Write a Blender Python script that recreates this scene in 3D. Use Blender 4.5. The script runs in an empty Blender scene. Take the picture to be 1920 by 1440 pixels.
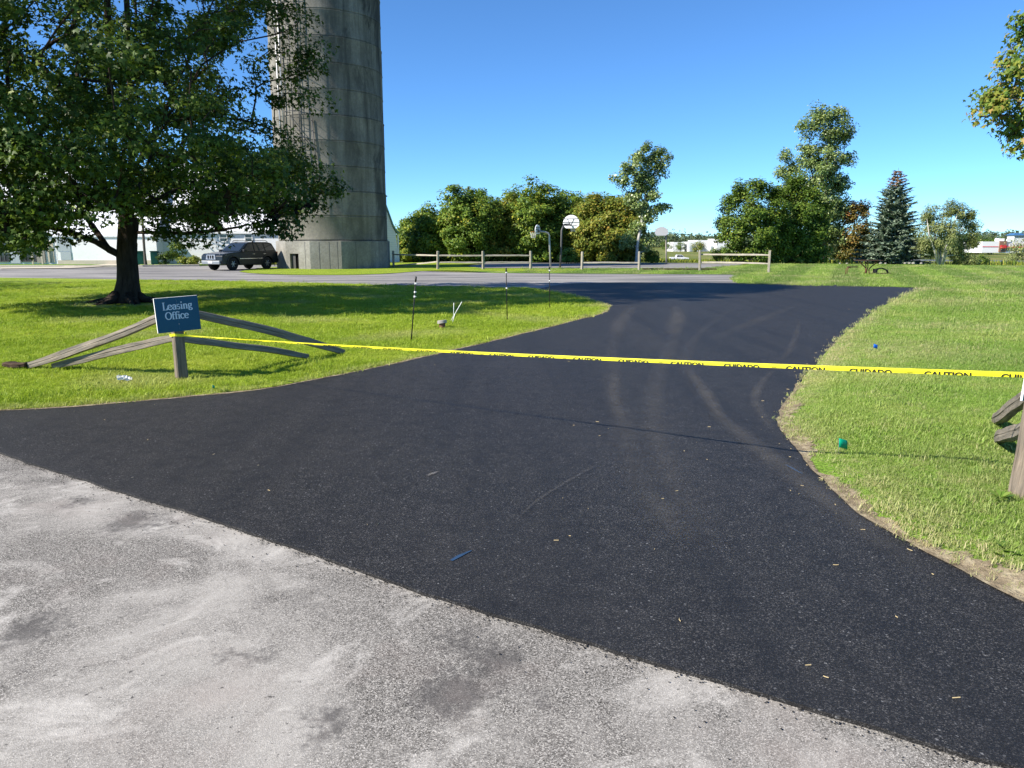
import bpy, bmesh, math, random
import numpy as np
from mathutils import Vector, Matrix, Quaternion, geometry as mgeo

random.seed(7)
rng = np.random.default_rng(11)
scene = bpy.context.scene
COL = scene.collection
R = math.radians

# ------------------------------------------------------------------ camera, sky, sun, exposure
EYE = 1.7
FPX = 1400.0
PITCH = math.atan(265 / FPX)
SUN_AZ, SUN_EL = R(-113), R(37)
cam_d = bpy.data.cameras.new('camera')
cam_d.sensor_width = 36
cam_d.lens = 36 * FPX / 1920
cam_d.clip_start = 0.05
cam_d.clip_end = 9000
cam = bpy.data.objects.new('camera', cam_d)
COL.objects.link(cam)
cam.location = (0, 0, EYE)
cam.rotation_euler = (math.pi / 2 - PITCH, 0, 0)
scene.camera = cam

world = bpy.data.worlds.new('World')
scene.world = world
world.use_nodes = True
wn = world.node_tree.nodes
wl = world.node_tree.links
wn.clear()
sky = wn.new('ShaderNodeTexSky')
sky.sky_type = 'NISHITA'
sky.sun_disc = False
sky.sun_elevation = SUN_EL
sky.sun_rotation = SUN_AZ % (2 * math.pi)
sky.altitude = 3000
sky.air_density = 1.0
sky.dust_density = 0.0
sky.ozone_density = 9.0
bg = wn.new('ShaderNodeBackground')
bg.inputs['Strength'].default_value = 0.103
wo = wn.new('ShaderNodeOutputWorld')
tint = wn.new('ShaderNodeMix')          # the clear cyan cast of this sky
tint.data_type = 'RGBA'
tint.blend_type = 'MULTIPLY'
tint.inputs[0].default_value = 1.0
tint.inputs[7].default_value = (.86, 1.05, 1.07, 1)
wl.new(sky.outputs[0], tint.inputs[6])
wl.new(tint.outputs[2], bg.inputs[0])
wl.new(bg.outputs[0], wo.inputs[0])

sl = bpy.data.lights.new('sun', 'SUN')
sl.energy = 4.8
sl.angle = R(0.53)
sl.color = (1.0, 0.93, 0.82)
sun = bpy.data.objects.new('sun', sl)
COL.objects.link(sun)
SUNV = Vector((math.sin(SUN_AZ) * math.cos(SUN_EL), math.cos(SUN_AZ) * math.cos(SUN_EL), math.sin(SUN_EL)))
sun.rotation_euler = SUNV.to_track_quat('Z', 'Y').to_euler()
sun.location = SUNV * 80

scene.view_settings.view_transform = 'Standard'
scene.view_settings.look = 'None'
scene.view_settings.gamma = 1
scene.view_settings.use_curve_mapping = False
scene.view_settings.exposure = 0.95
scene.render.engine = 'CYCLES'
scene.cycles.max_bounces = 6
scene.cycles.transparent_max_bounces = 8

# ------------------------------------------------------------------ surveying helpers
CP, SP = math.cos(PITCH), math.sin(PITCH)


def ray(x, y):
    u = (x - 960) / FPX
    v = (720 - y) / FPX
    return Vector((u, CP + v * SP, -SP + v * CP))


def G(x, y, z=0.0):
    d = ray(x, y)
    t = (z - EYE) / d.z
    return Vector((d.x * t, d.y * t, z))


def at(x, y, Y):
    d = ray(x, y)
    t = Y / d.y
    return Vector((d.x * t, Y, EYE + d.z * t))


def to_px(P):
    dy = P[..., 1]
    dz = P[..., 2] - EYE
    zc = dy * CP - dz * SP
    yc = dy * SP + dz * CP
    return 960 + FPX * P[..., 0] / zc, 720 - FPX * yc / zc


def terrain(x, y):
    """land: level yard, then a gentle fall to the road and field, rising again far off"""
    d = np.sqrt(np.asarray(x, float) ** 2 + np.asarray(y, float) ** 2)
    xs = [0, 64, 75, 120, 190, 240, 330, 420, 560, 900, 1500, 3000, 6000]
    zs = [0, 0, -.16, -1.3, -2.85, -3.9, -3.0, -3.8, -4.4, -3.0, 6.0, 14.0, 14.0]
    return np.interp(d, xs, zs)


def tz(x, y):
    return float(terrain(x, y))


def smooth_poly(pts, n=6, closed=False):
    """Catmull-Rom through the points"""
    P = [np.array(p[:2], float) for p in pts]
    out = []
    N = len(P)
    rngi = range(N if closed else N - 1)
    for i in rngi:
        p0 = P[(i - 1) % N] if closed or i > 0 else P[0]
        p1 = P[i]
        p2 = P[(i + 1) % N]
        p3 = P[(i + 2) % N] if closed or i + 2 < N else P[-1]
        for k in range(n):
            t = k / n
            out.append(.5 * ((2 * p1) + (-p0 + p2) * t + (2 * p0 - 5 * p1 + 4 * p2 - p3) * t * t + (-p0 + 3 * p1 - 3 * p2 + p3) * t ** 3))
    if not closed:
        out.append(P[-1])
    return np.array(out)


def resample(P, step):
    P = np.asarray(P, float)
    seg = np.linalg.norm(np.diff(P, axis=0), axis=1)
    s = np.concatenate([[0], np.cumsum(seg)])
    n = max(2, int(s[-1] / step))
    t = np.linspace(0, s[-1], n)
    return np.stack([np.interp(t, s, P[:, k]) for k in range(P.shape[1])], 1)


def inside(poly, pts):
    poly = np.asarray(poly)
    x, y = pts[:, 0], pts[:, 1]
    c = np.zeros(len(pts), bool)
    j = len(poly) - 1
    for i in range(len(poly)):
        xi, yi = poly[i]
        xj, yj = poly[j]
        if yi != yj:
            m = ((yi > y) != (yj > y)) & (x < (xj - xi) * (y - yi) / (yj - yi) + xi)
            c ^= m
        j = i
    return c


def dist_to_line(line, pts):
    line = np.asarray(line)[:, :2]
    best = np.full(len(pts), 1e9)
    for a, b in zip(line[:-1], line[1:]):
        ab = b - a
        t = np.clip(((pts[:, :2] - a) @ ab) / max(ab @ ab, 1e-9), 0, 1)
        q = a + t[:, None] * ab
        best = np.minimum(best, np.linalg.norm(pts[:, :2] - q, axis=1))
    return best


# ------------------------------------------------------------------ material helpers
class NT:
    def __init__(s, name):
        s.m = bpy.data.materials.new(name)
        s.m.use_nodes = True
        s.t = s.m.node_tree
        s.t.nodes.clear()
        s.out = s.t.nodes.new('ShaderNodeOutputMaterial')

    def n(s, typ, **kw):
        nd = s.t.nodes.new(typ)
        for k, v in kw.items():
            setattr(nd, k, v)
        return nd

    def put(s, sock, v):
        if hasattr(v, 'is_output') or isinstance(v, bpy.types.NodeSocket):
            s.t.links.new(v, sock)
        elif isinstance(v, (tuple, list)) and len(v) == 3 and sock.type == 'RGBA':
            sock.default_value = (*v, 1)
        else:
            sock.default_value = v

    def pos(s, scale=(1, 1, 1), rot=(0, 0, 0), obj=False):
        if obj:
            o = s.n('ShaderNodeTexCoord').outputs['Object']
        else:
            o = s.n('ShaderNodeNewGeometry').outputs['Position']
        if tuple(scale) == (1, 1, 1) and tuple(rot) == (0, 0, 0):
            return o
        mp = s.n('ShaderNodeMapping')
        s.put(mp.inputs['Vector'], o)
        mp.inputs['Scale'].default_value = scale
        mp.inputs['Rotation'].default_value = rot
        return mp.outputs[0]

    def noise(s, vec, scale, detail=4, rough=.55, dist=0):
        nd = s.n('ShaderNodeTexNoise')
        s.put(nd.inputs['Vector'], vec)
        nd.inputs['Scale'].default_value = scale
        nd.inputs['Detail'].default_value = detail
        nd.inputs['Roughness'].default_value = rough
        nd.inputs['Distortion'].default_value = dist
        return nd.outputs[0]

    def voro(s, vec, scale, out='Color', feature='F1'):
        nd = s.n('ShaderNodeTexVoronoi', feature=feature)
        s.put(nd.inputs['Vector'], vec)
        nd.inputs['Scale'].default_value = scale
        return nd.outputs[out]

    def ramp(s, fac, stops, interp='LINEAR'):
        nd = s.n('ShaderNodeValToRGB')
        nd.color_ramp.interpolation = interp
        el = nd.color_ramp.elements
        while len(el) < len(stops):
            el.new(0.5)
        for e, (p, c) in zip(el, stops):
            e.position = p
            e.color = (c, c, c, 1) if isinstance(c, (int, float)) else (*c, 1)
        s.put(nd.inputs[0], fac)
        return nd.outputs[0]

    def mix(s, a, b, fac, mode='MIX'):
        nd = s.n('ShaderNodeMix', data_type='RGBA', blend_type=mode)
        s.put(nd.inputs[0], fac)
        s.put(nd.inputs[6], a)
        s.put(nd.inputs[7], b)
        return nd.outputs[2]

    def math(s, op, a, b=0.0, clamp=False):
        nd = s.n('ShaderNodeMath', operation=op, use_clamp=clamp)
        s.put(nd.inputs[0], a)
        s.put(nd.inputs[1], b)
        return nd.outputs[0]

    def attr(s, name, typ='GEOMETRY', out='Fac'):
        nd = s.n('ShaderNodeAttribute', attribute_name=name, attribute_type=typ)
        return nd.outputs[out]

    def bump(s, h, strength=.4, dist=.01):
        nd = s.n('ShaderNodeBump')
        s.put(nd.inputs['Height'], h)
        nd.inputs['Strength'].default_value = strength
        nd.inputs['Distance'].default_value = dist
        return nd.outputs[0]

    def princ(s, col, rough=.8, spec=.3, metal=0, normal=None, **kw):
        p = s.n('ShaderNodeBsdfPrincipled')
        s.put(p.inputs['Base Color'], col)
        s.put(p.inputs['Roughness'], rough)
        s.put(p.inputs['Specular IOR Level'], spec)
        s.put(p.inputs['Metallic'], metal)
        if normal is not None:
            s.put(p.inputs['Normal'], normal)
        for k, v in kw.items():
            s.put(p.inputs[k], v)
        return p.outputs[0]

    def done(s, shader):
        s.t.links.new(shader, s.out.inputs['Surface'])
        return s.m


def plain(name, col, rough=.6, spec=.3, metal=0, var=.12, scale=6, bump=0.0, **kw):
    t = NT(name)
    p = t.pos()
    n = t.noise(p, scale, 5, .6)
    c = t.mix(tuple(x * (1 - var) for x in col), tuple(min(1, x * (1 + var)) for x in col), n)
    nm = t.bump(t.noise(p, scale * 6, 3), bump, .01) if bump else None
    return t.done(t.princ(c, rough, spec, metal, nm, **kw))


MAT = {}


def m_new_asphalt():
    t = NT('new_asphalt')
    p = t.pos()
    sp = t.n('ShaderNodeSeparateColor')
    t.put(sp.inputs[0], t.voro(p, 210))
    sp2 = t.n('ShaderNodeSeparateColor')
    t.put(sp2.inputs[0], t.voro(p, 120))
    c = t.ramp(sp.outputs[0], [(0, (.004, .0038, .0037)), (.40, (.0118, .0112, .0108)), (.70, (.024, .0228, .022)), (.90, (.049, .0465, .045)), (1, (.12, .115, .11))])
    fleck = t.ramp(sp2.outputs[1], [(0, 0), (.985, 0), (.993, .07), (1, .20)])
    c = t.mix(c, fleck, 1.0, 'LIGHTEN')
    big = t.noise(p, .45, 5, .6)
    c = t.mix(c, (.036, .034, .0325), t.ramp(big, [(.45, 0), (.72, .34)]))
    # roller lanes: slightly closed, darker bands along the drive
    lane = t.noise(t.pos((2.2, .12, 1), (0, 0, -.28)), 1.0, 3, .5)
    c = t.mix(c, (.009, .0092, .0105), t.ramp(lane, [(.36, .35), (.52, 0)]))
    mid = t.noise(p, 6, 4, .7)
    c = t.mix(c, (.005, .005, .006), t.ramp(mid, [(.30, .5), (.55, 0)]))
    h = t.math('ADD', t.voro(p, 175, 'Distance'), t.math('MULTIPLY', t.noise(p, 60, 3, .7), .8))
    return t.done(t.princ(c, .64, .34, 0, t.bump(h, .40, .005)))


STAINS = [(880, 1205, .16), (930, 1240, .20), (850, 1290, .22), (625, 1350, .16), (250, 975, .22), (290, 985, .15), (600, 1380, .12), (150, 940, .16), (1010, 1310, .10), (60, 1180, .20), (460, 1230, .14)]


def m_old_asphalt():
    t = NT('old_asphalt')
    p = t.pos()
    sep = t.n('ShaderNodeSeparateColor')
    t.put(sep.inputs[0], t.voro(p, 250))
    st = t.ramp(sep.outputs[0], [(0, (.032, .030, .026)), (.18, (.088, .082, .073)), (.45, (.165, .154, .138)), (.75, (.25, .234, .21)), (1, (.50, .47, .425))])
    # bleached patches
    a = t.noise(t.pos((1, .75, 1), (0, 0, .5)), .8, 7, .66, .6)
    c = t.mix(st, (.43, .405, .365), t.ramp(a, [(.47, 0), (.64, .72)]))
    sal = t.noise(t.pos((1, 1.15, 1), (0, 0, .35)), 1.7, 7, .7, .9)
    c = t.mix(c, (.56, .53, .48), t.ramp(sal, [(.53, 0), (.66, .6)]))
    # worn dark binder patches with ragged edges
    d = t.noise(t.pos((.8, 1.3, 1), (0, 0, -.35)), .75, 8, .72, 1.1)
    rag = t.noise(p, 22, 4, .75)
    dk = t.math('SUBTRACT', t.math('MULTIPLY', t.math('SUBTRACT', .455, d), 6.5), t.math('MULTIPLY', t.math('SUBTRACT', rag, .45), 2.2))
    dk = t.math('MULTIPLY', t.math('MAXIMUM', dk, 0.0), .58, True)
    wob = t.n('ShaderNodeTexNoise')
    t.put(wob.inputs['Vector'], p)
    wob.inputs['Scale'].default_value = 4.5
    wob.inputs['Detail'].default_value = 8
    wob.inputs['Roughness'].default_value = .7
    off = t.n('ShaderNodeVectorMath', operation='MULTIPLY_ADD')
    t.put(off.inputs[0], wob.outputs['Color'])
    off.inputs[1].default_value = (.5, .5, 0)
    t.put(off.inputs[2], p)
    for x, y, r in STAINS:
        g = G(x, y, 0)
        ds = t.n('ShaderNodeVectorMath', operation='DISTANCE')
        t.put(ds.inputs[0], off.outputs[0])
        ds.inputs[1].default_value = (g.x + .25, g.y + .25, 0)
        m = t.math('SUBTRACT', t.math('MULTIPLY', t.math('SUBTRACT', r, ds.outputs['Value']), 14.0), t.math('MULTIPLY', t.math('SUBTRACT', rag, .42), 5.5))
        dk = t.math('MAXIMUM', dk, t.math('MULTIPLY', m, .62, True))
    c = t.mix(c, (.062, .058, .056), t.math('MULTIPLY', dk, .70))
    c = t.mix(c, (.25, .20, .175), t.ramp(t.noise(p, 1.4, 5, .6), [(.52, 0), (.75, .35)]))
    crumbs = t.ramp(t.noise(p, 34, 3, .7), [(.29, .8), (.36, 0)])
    c = t.mix(c, (.05, .047, .045), crumbs)
    h = t.math('ADD', t.voro(p, 250, 'Distance'), t.math('MULTIPLY', t.noise(p, 40, 4, .7), 1.2))
    return t.done(t.princ(c, .9, .2, 0, t.bump(h, .30, .005)))


def m_far_asphalt():
    t = NT('far_asphalt')
    p = t.pos()
    a = t.noise(t.pos((.13, 1.0, 1)), 1.3, 6, .65, .5)
    c = t.ramp(a, [(.34, (.09, .088, .09)), (.46, (.19, .185, .18)), (.56, (.30, .285, .27)), (.68, (.42, .40, .375))])
    c = t.mix(c, (.19, .18, .175), t.ramp(t.noise(p, 7, 4, .6), [(.4, .4), (.6, 0)]))
    return t.done(t.princ(c, .9, .2, 0, t.bump(t.noise(p, 30, 3), .3, .01)))


def lawn_colour(t, p, lush):
    a = t.noise(p, .35, 5, .6)
    b = t.noise(p, 2.6, 4, .6)
    if lush:
        c = t.ramp(a, [(.3, (.25, .37, .018)), (.52, (.34, .45, .030)), (.72, (.44, .50, .055))])
        c = t.mix(c, (.50, .52, .11), t.ramp(b, [(.5, 0), (.8, .5)]))
    else:
        c = t.ramp(a, [(.3, (.145, .285, .024)), (.52, (.225, .37, .045)), (.70, (.40, .46, .12))])
        c = t.mix(c, (.42, .40, .17), t.ramp(b, [(.54, 0), (.8, .4)]))
        w = t.n('ShaderNodeTexWave', wave_type='BANDS', bands_direction='X')
        t.put(w.inputs['Vector'], t.pos((1, 1, 1), (0, 0, R(24))))
        w.inputs['Scale'].default_value = .11
        w.inputs['Distortion'].default_value = 1.2
        w.inputs['Detail'].default_value = 1
        w.inputs['Detail Scale'].default_value = .3
        sx = t.n('ShaderNodeSeparateXYZ')
        t.put(sx.inputs[0], p)
        far = t.math('MULTIPLY', t.math('SUBTRACT', sx.outputs[1], 16), .06, True)
        c = t.mix(c, (.125, .235, .03), t.math('MULTIPLY', t.ramp(w.outputs[0], [(.35, .95), (.65, 0)]), far))
    return c


def m_lawn(name, lush):
    t = NT(name)
    p = t.pos()
    c = lawn_colour(t, p, lush)
    fine = t.noise(p, 38, 3, .7)
    c = t.mix(c, (.05, .085, .008), t.ramp(fine, [(.38, .75), (.62, 0)]))
    c = t.mix(c, (.42, .43, .13), t.ramp(t.noise(p, 14, 4, .75), [(.55, 0), (.78, .55)]))
    return t.done(t.princ(c, .9, .15, 0, t.bump(t.noise(p, 45, 3, .7), .8, .04)))


def m_blade(name, lush):
    t = NT(name)
    p = t.pos()
    c = lawn_colour(t, p, lush)
    rn = t.n('ShaderNodeObjectInfo').outputs['Random']
    bl = t.attr('rnd')
    c = t.mix(c, (.62, .66, .16) if lush else (.58, .58, .26), t.ramp(bl, [(.62, 0), (1, .55)]))
    c = t.mix(c, (.10, .17, .014), t.ramp(rn, [(0, .5), (.35, 0)]))
    dry = t.attr('dry', 'INSTANCER')
    c = t.mix(c, (.58, .50, .27), dry)
    s = t.princ(c, .55, .3)
    tr = t.n('ShaderNodeBsdfTranslucent')
    t.put(tr.inputs[0], c)
    mx = t.n('ShaderNodeMixShader')
    mx.inputs[0].default_value = .35
    t.t.links.new(s, mx.inputs[1])
    t.t.links.new(tr.outputs[0], mx.inputs[2])
    return t.done(mx.outputs[0])


def m_leaf(name, stops, trans=.3, rough=.5, spec=.25):
    t = NT(name)
    c = t.ramp(t.attr('rnd'), stops)
    s = t.princ(c, rough, spec)
    tr = t.n('ShaderNodeBsdfTranslucent')
    t.put(tr.inputs[0], t.mix(c, (.25, .32, .03), .25))
    mx = t.n('ShaderNodeMixShader')
    mx.inputs[0].default_value = trans
    t.t.links.new(s, mx.inputs[1])
    t.t.links.new(tr.outputs[0], mx.inputs[2])
    return t.done(mx.outputs[0])


def m_field():
    t = NT('field_grass')
    p = t.pos()
    a = t.noise(t.pos((1, .35, 1)), .09, 6, .65)
    c = t.ramp(a, [(.3, (.09, .13, .03)), (.5, (.17, .19, .05)), (.68, (.27, .24, .09)), (.8, (.14, .17, .04))])
    c = t.mix(c, (.05, .08, .018), t.ramp(t.noise(p, 1.3, 4, .7), [(.35, .6), (.55, 0)]))
    return t.done(t.princ(c, .95, .1, 0, t.bump(t.noise(p, 3, 4, .7), .7, .3)))


def m_concrete(name, dark):
    t = NT(name)
    p = t.pos()
    st = t.noise(t.pos((1.0, 1.0, .07)), 1.6, 6, .65)
    bl = t.noise(p, .8, 6, .7)
    fine = t.noise(p, 9, 5, .7)
    c = t.ramp(bl, [(.3, (.185, .172, .145)), (.55, (.265, .248, .21)), (.75, (.335, .315, .27))] if dark > .7 else [(.3, (.21, .20, .175)), (.55, (.30, .29, .26)), (.75, (.38, .37, .335))])
    c = t.mix(c, (.13, .13, .115), t.ramp(fine, [(.35, .45), (.6, 0)]))
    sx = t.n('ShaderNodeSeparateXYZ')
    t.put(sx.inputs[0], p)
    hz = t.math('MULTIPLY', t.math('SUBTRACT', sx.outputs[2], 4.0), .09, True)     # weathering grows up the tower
    side = t.math('MULTIPLY', t.math('ADD', sx.outputs[0], 13.2), .22, True)        # black stains thicken to the right, also painting the shaded side darker
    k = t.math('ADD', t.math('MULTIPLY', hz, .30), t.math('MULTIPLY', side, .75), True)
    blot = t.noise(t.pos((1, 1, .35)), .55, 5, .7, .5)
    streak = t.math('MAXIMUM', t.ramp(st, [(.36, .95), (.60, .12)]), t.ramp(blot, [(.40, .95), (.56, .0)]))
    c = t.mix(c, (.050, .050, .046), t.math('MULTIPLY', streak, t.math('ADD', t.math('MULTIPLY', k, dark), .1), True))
    return t.done(t.princ(c, .92, .15, 0, t.bump(t.math('ADD', fine, bl), .5, .02)))


def m_wood(name, base, obj=True, axis='x'):
    t = NT(name)
    sc = {'x': (1.5, 22, 22), 'z': (22, 22, 1.5)}[axis]
    p = t.pos(sc, obj=obj)
    g = t.noise(p, 1.6, 6, .68, .3)
    b = base
    c = t.ramp(g, [(.30, tuple(x * .16 for x in b)), (.42, tuple(x * .62 for x in b)), (.58, b), (.76, tuple(min(1, x * 1.55) for x in b))])
    n2 = t.noise(t.pos(obj=obj), 4, 4, .6)
    c = t.mix(c, tuple(x * .6 for x in (b[0] * .9, b[1], b[2] * 1.1)), t.ramp(n2, [(.4, .5), (.65, 0)]))
    return t.done(t.princ(c, .88, .15, 0, t.bump(g, .8, .012)))


def m_bark(name, a, b, scale=1.0):
    t = NT(name)
    p = t.pos((9 * scale, 9 * scale, 1.6 * scale))
    n = t.noise(p, 1.3, 6, .7, .4)
    c = t.ramp(n, [(.3, a), (.7, b)])
    return t.done(t.princ(c, .95, .1, 0, t.bump(n, 1.0, .06)))


def m_siding():
    t = NT('white_siding')
    p = t.pos()
    sx = t.n('ShaderNodeSeparateXYZ')
    t.put(sx.inputs[0], p)
    fr = t.math('FRACT', t.math('MULTIPLY', sx.outputs[2], 5.2))
    c = t.mix((.74, .75, .76), (.52, .54, .57), t.ramp(fr, [(.02, 1), (.14, 0)]))
    c = t.mix(c, (.60, .60, .58), t.ramp(t.noise(p, .9, 5, .6), [(.5, 0), (.8, .5)]))
    return t.done(t.princ(c, .6, .3, 0, t.bump(fr, .4, .02)))


def m_metal_roof():
    t = NT('white_metal_roof')
    p = t.pos()
    sx = t.n('ShaderNodeSeparateXYZ')
    t.put(sx.inputs[0], p)
    fr = t.math('FRACT', t.math('MULTIPLY', sx.outputs[0], 2.4))
    c = t.mix((.74, .75, .78), (.62, .63, .66), t.ramp(t.noise(p, .5, 4, .6), [(.4, 0), (.7, .8)]))
    return t.done(t.princ(c, .45, .4, 0, t.bump(t.ramp(fr, [(0, 1), (.08, 0)]), .5, .03)))


def m_dust():
    """pale grit tracked over the new asphalt, thinning towards the edges of each streak"""
    t = NT('grit_dust')
    uv = t.n('ShaderNodeTexCoord').outputs['UV']
    sx = t.n('ShaderNodeSeparateXYZ')
    t.put(sx.inputs[0], uv)
    p = t.pos()
    e = t.math('MULTIPLY', t.math('MULTIPLY', sx.outputs[1], t.math('SUBTRACT', 1.0, sx.outputs[1])), 4.0)
    l = t.math('MULTIPLY', t.math('MULTIPLY', sx.outputs[0], t.math('SUBTRACT', 1.0, sx.outputs[0])), 4.0)
    n = t.math('MULTIPLY', t.ramp(t.noise(p, 2.2, 5, .7), [(.25, .15), (.62, 1)]), t.ramp(t.noise(p, 70, 3, .7), [(.38, 0), (.62, 1)]))
    a = t.math('MULTIPLY', t.math('MULTIPLY', t.math('MULTIPLY', e, e), l), n)
    a = t.math('MULTIPLY', a, t.attr('amount', 'OBJECT'), True)
    s = t.princ((.15, .145, .14), .95, .1)
    tr = t.n('ShaderNodeBsdfTransparent')
    mx = t.n('ShaderNodeMixShader')
    t.put(mx.inputs[0], a)
    t.t.links.new(tr.outputs[0], mx.inputs[1])
    t.t.links.new(s, mx.inputs[2])
    return t.done(mx.outputs[0])


def m_soil(ragged=False):
    t = NT('dry_soil')
    p = t.pos()
    c = t.ramp(t.noise(p, 12, 5, .7), [(.3, (.10, .075, .05)), (.5, (.25, .20, .13)), (.7, (.42, .36, .24))])
    s = t.princ(c, .95, .1, 0, t.bump(t.noise(p, 40, 4, .7), .9, .02))
    if not ragged:
        return t.done(s)
    tr = t.n('ShaderNodeBsdfTransparent')
    mx = t.n('ShaderNodeMixShader')
    sc = t.math('SUBTRACT', t.math('ADD', t.math('MULTIPLY', t.noise(p, 9, 6, .75), 1.4), .28), t.attr('across'))
    t.put(mx.inputs[0], t.ramp(sc, [(.42, 0), (.52, 1)]))
    t.t.links.new(tr.outputs[0], mx.inputs[1])
    t.t.links.new(s, mx.inputs[2])
    return t.done(mx.outputs[0])


MAT['new_asphalt'] = m_new_asphalt()
MAT['old_asphalt'] = m_old_asphalt()
MAT['far_asphalt'] = m_far_asphalt()
MAT['lawn_lush'] = m_lawn('lawn_lush', True)
MAT['lawn_pale'] = m_lawn('lawn_pale', False)
MAT['blade_lush'] = m_blade('blade_lush', True)
MAT['blade_pale'] = m_blade('blade_pale', False)
MAT['field'] = m_field()
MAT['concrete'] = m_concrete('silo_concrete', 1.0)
MAT['concrete_base'] = m_concrete('base_concrete', .55)
MAT['wood_rail'] = m_wood('weathered_rail', (.30, .255, .20))
MAT['wood_post'] = m_wood('weathered_post', (.25, .20, .15), axis='z')
MAT['wood_far'] = m_wood('bleached_rail', (.52, .46, .38))
MAT['wood_far_post'] = m_wood('bleached_post', (.42, .37, .30), axis='z')
MAT['wood_dark'] = m_wood('stained_wood', (.085, .055, .038))
MAT['maple_bark'] = m_bark('maple_bark', (.022, .017, .013), (.075, .058, .045))
MAT['grey_bark'] = m_bark('grey_bark', (.05, .045, .038), (.17, .15, .13))
MAT['pale_bark'] = m_bark('pale_bark', (.28, .26, .23), (.62, .60, .56), .7)
MAT['siding'] = m_siding()
MAT['roof_white'] = m_metal_roof()
MAT['dust'] = m_dust()
MAT['soil'] = m_soil()
MAT['soil_ragged'] = m_soil(True)
MAT['white'] = plain('white_paint', (.78, .78, .77), .5)
MAT['grey_panel'] = plain('grey_panel', (.36, .40, .42), .5)
MAT['glass_dark'] = plain('window_glass', (.018, .024, .03), .06, .8, var=.3)
MAT['black'] = plain('black_plastic', (.012, .012, .013), .5)
MAT['dark_void'] = plain('dark_interior', (.006, .006, .006), .9)
MAT['rubber'] = plain('rubber', (.016, .016, .017), .85, bump=.2)
MAT['steel'] = plain('galvanised_steel', (.36, .36, .35), .45, .5, .6)
MAT['steel_dark'] = plain('dark_steel', (.085, .085, .085), .55, .4, .4)
MAT['rust'] = plain('rusty_steel', (.16, .075, .045), .8, bump=.3)
MAT['kerb'] = plain('kerb_concrete', (.50, .45, .36), .9, .2, var=.2, bump=.3)
MAT['car_paint'] = plain('slate_paint', (.006, .0105, .013), .38, .28, 0, var=.04, **{'Coat Weight': .18, 'Coat Roughness': .1})
MAT['car_white'] = plain('white_car_paint', (.72, .73, .74), .3, .5)
MAT['silver'] = plain('silver_trim', (.30, .31, .32), .35, .5, .5)
MAT['chrome'] = plain('bright_trim', (.75, .75, .76), .2, .5, .9)
MAT['lamp'] = plain('headlight_glass', (.62, .65, .68), .12, .8)
MAT['lamp_red'] = plain('tail_light_glass', (.32, .015, .015), .2, .6)
MAT['sign_blue'] = plain('sign_blue', (.010, .088, .15), .45, .35, var=.06, scale=9)
MAT['sign_edge'] = plain('sign_edge', (.80, .80, .78), .6)
MAT['letter'] = plain('sign_lettering', (.66, .74, .78), .5)
MAT['tape_yellow'] = plain('tape_yellow', (.80, .74, .025), .35, .4, var=.05, scale=30)
MAT['tape_black'] = plain('tape_print', (.015, .015, .012), .5)
MAT['flag_green'] = plain('flag_green', (.0, .36, .20), .5)
MAT['flag_blue'] = plain('flag_blue', (.01, .14, .68), .5)
MAT['flag_teal'] = plain('flag_teal', (.0, .20, .16), .5)
MAT['wire'] = plain('flag_wire', (.35, .35, .34), .4, .5, .6)
MAT['bin_green'] = plain('bin_green', (.012, .10, .07), .45, .35)
MAT['paint_blue'] = plain('survey_paint_blue', (.022, .055, .115), .8, .2, var=.4, scale=30)
MAT['straw'] = plain('straw', (.48, .38, .20), .9)
MAT['plastic_white'] = plain('white_plastic', (.80, .80, .78), .5)
MAT['stone'] = plain('field_stone', (.30, .28, .25), .9, bump=.4)
MAT['brick'] = plain('brick_facade', (.22, .13, .09), .9, scale=4)
MAT['red'] = plain('red_sign_paint', (.55, .03, .04), .5)
MAT['roof_blue'] = plain('blue_roof', (.04, .12, .26), .5)
MAT['roof_green'] = plain('green_roof_edge', (.16, .28, .25), .6)
MAT['far_white'] = plain('far_white_wall', (.75, .75, .74), .7)
MAT['backboard'] = plain('backboard_white', (.74, .76, .78), .4, var=.08)
MAT['backboard_grey'] = plain('backboard_grey', (.45, .45, .46), .5, var=.2, scale=3)
MAT['net'] = plain('net_cord', (.5, .5, .5), .8)
MAT['orange'] = plain('rim_orange', (.30, .08, .03), .6)
MAT['road_line'] = plain('road_line', (.75, .74, .68), .7)
MAT['leaf_maple'] = m_leaf('maple_leaves', [(0, (.030, .060, .009)), (.5, (.054, .100, .013)), (.80, (.105, .175, .024)), (1, (.29, .34, .07))], .32)
MAT['leaf_box'] = m_leaf('boxelder_leaves', [(0, (0.063, 0.132, 0.021)), (.45, (0.138, 0.225, 0.031)), (.8, (0.253, 0.321, 0.043)), (1, (0.507, 0.427, 0.043))], .3)
MAT['leaf_box2'] = m_leaf('boxelder_leaves_warm', [(0, (0.076, 0.120, 0.021)), (.45, (0.180, 0.225, 0.034)), (.8, (0.317, 0.288, 0.044)), (1, (0.421, 0.256, 0.050))], .3)
MAT['leaf_cotton'] = m_leaf('cottonwood_leaves', [(0, (0.089, 0.154, 0.041)), (.5, (0.217, 0.297, 0.085)), (.85, (0.408, 0.470, 0.161)), (1, (0.435, 0.470, 0.377))], .25, .35, .6)
MAT['leaf_green'] = m_leaf('green_maple_leaves', [(0, (0.043, 0.092, 0.016)), (.5, (0.100, 0.174, 0.025)), (.85, (0.201, 0.267, 0.034)), (1, (0.355, 0.350, 0.047))], .28)
MAT['leaf_red'] = m_leaf('turning_leaves', [(0, (0.091, 0.098, 0.025)), (.4, (0.200, 0.167, 0.037)), (.75, (0.346, 0.176, 0.050)), (1, (0.491, 0.196, 0.101))], .3)
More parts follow.
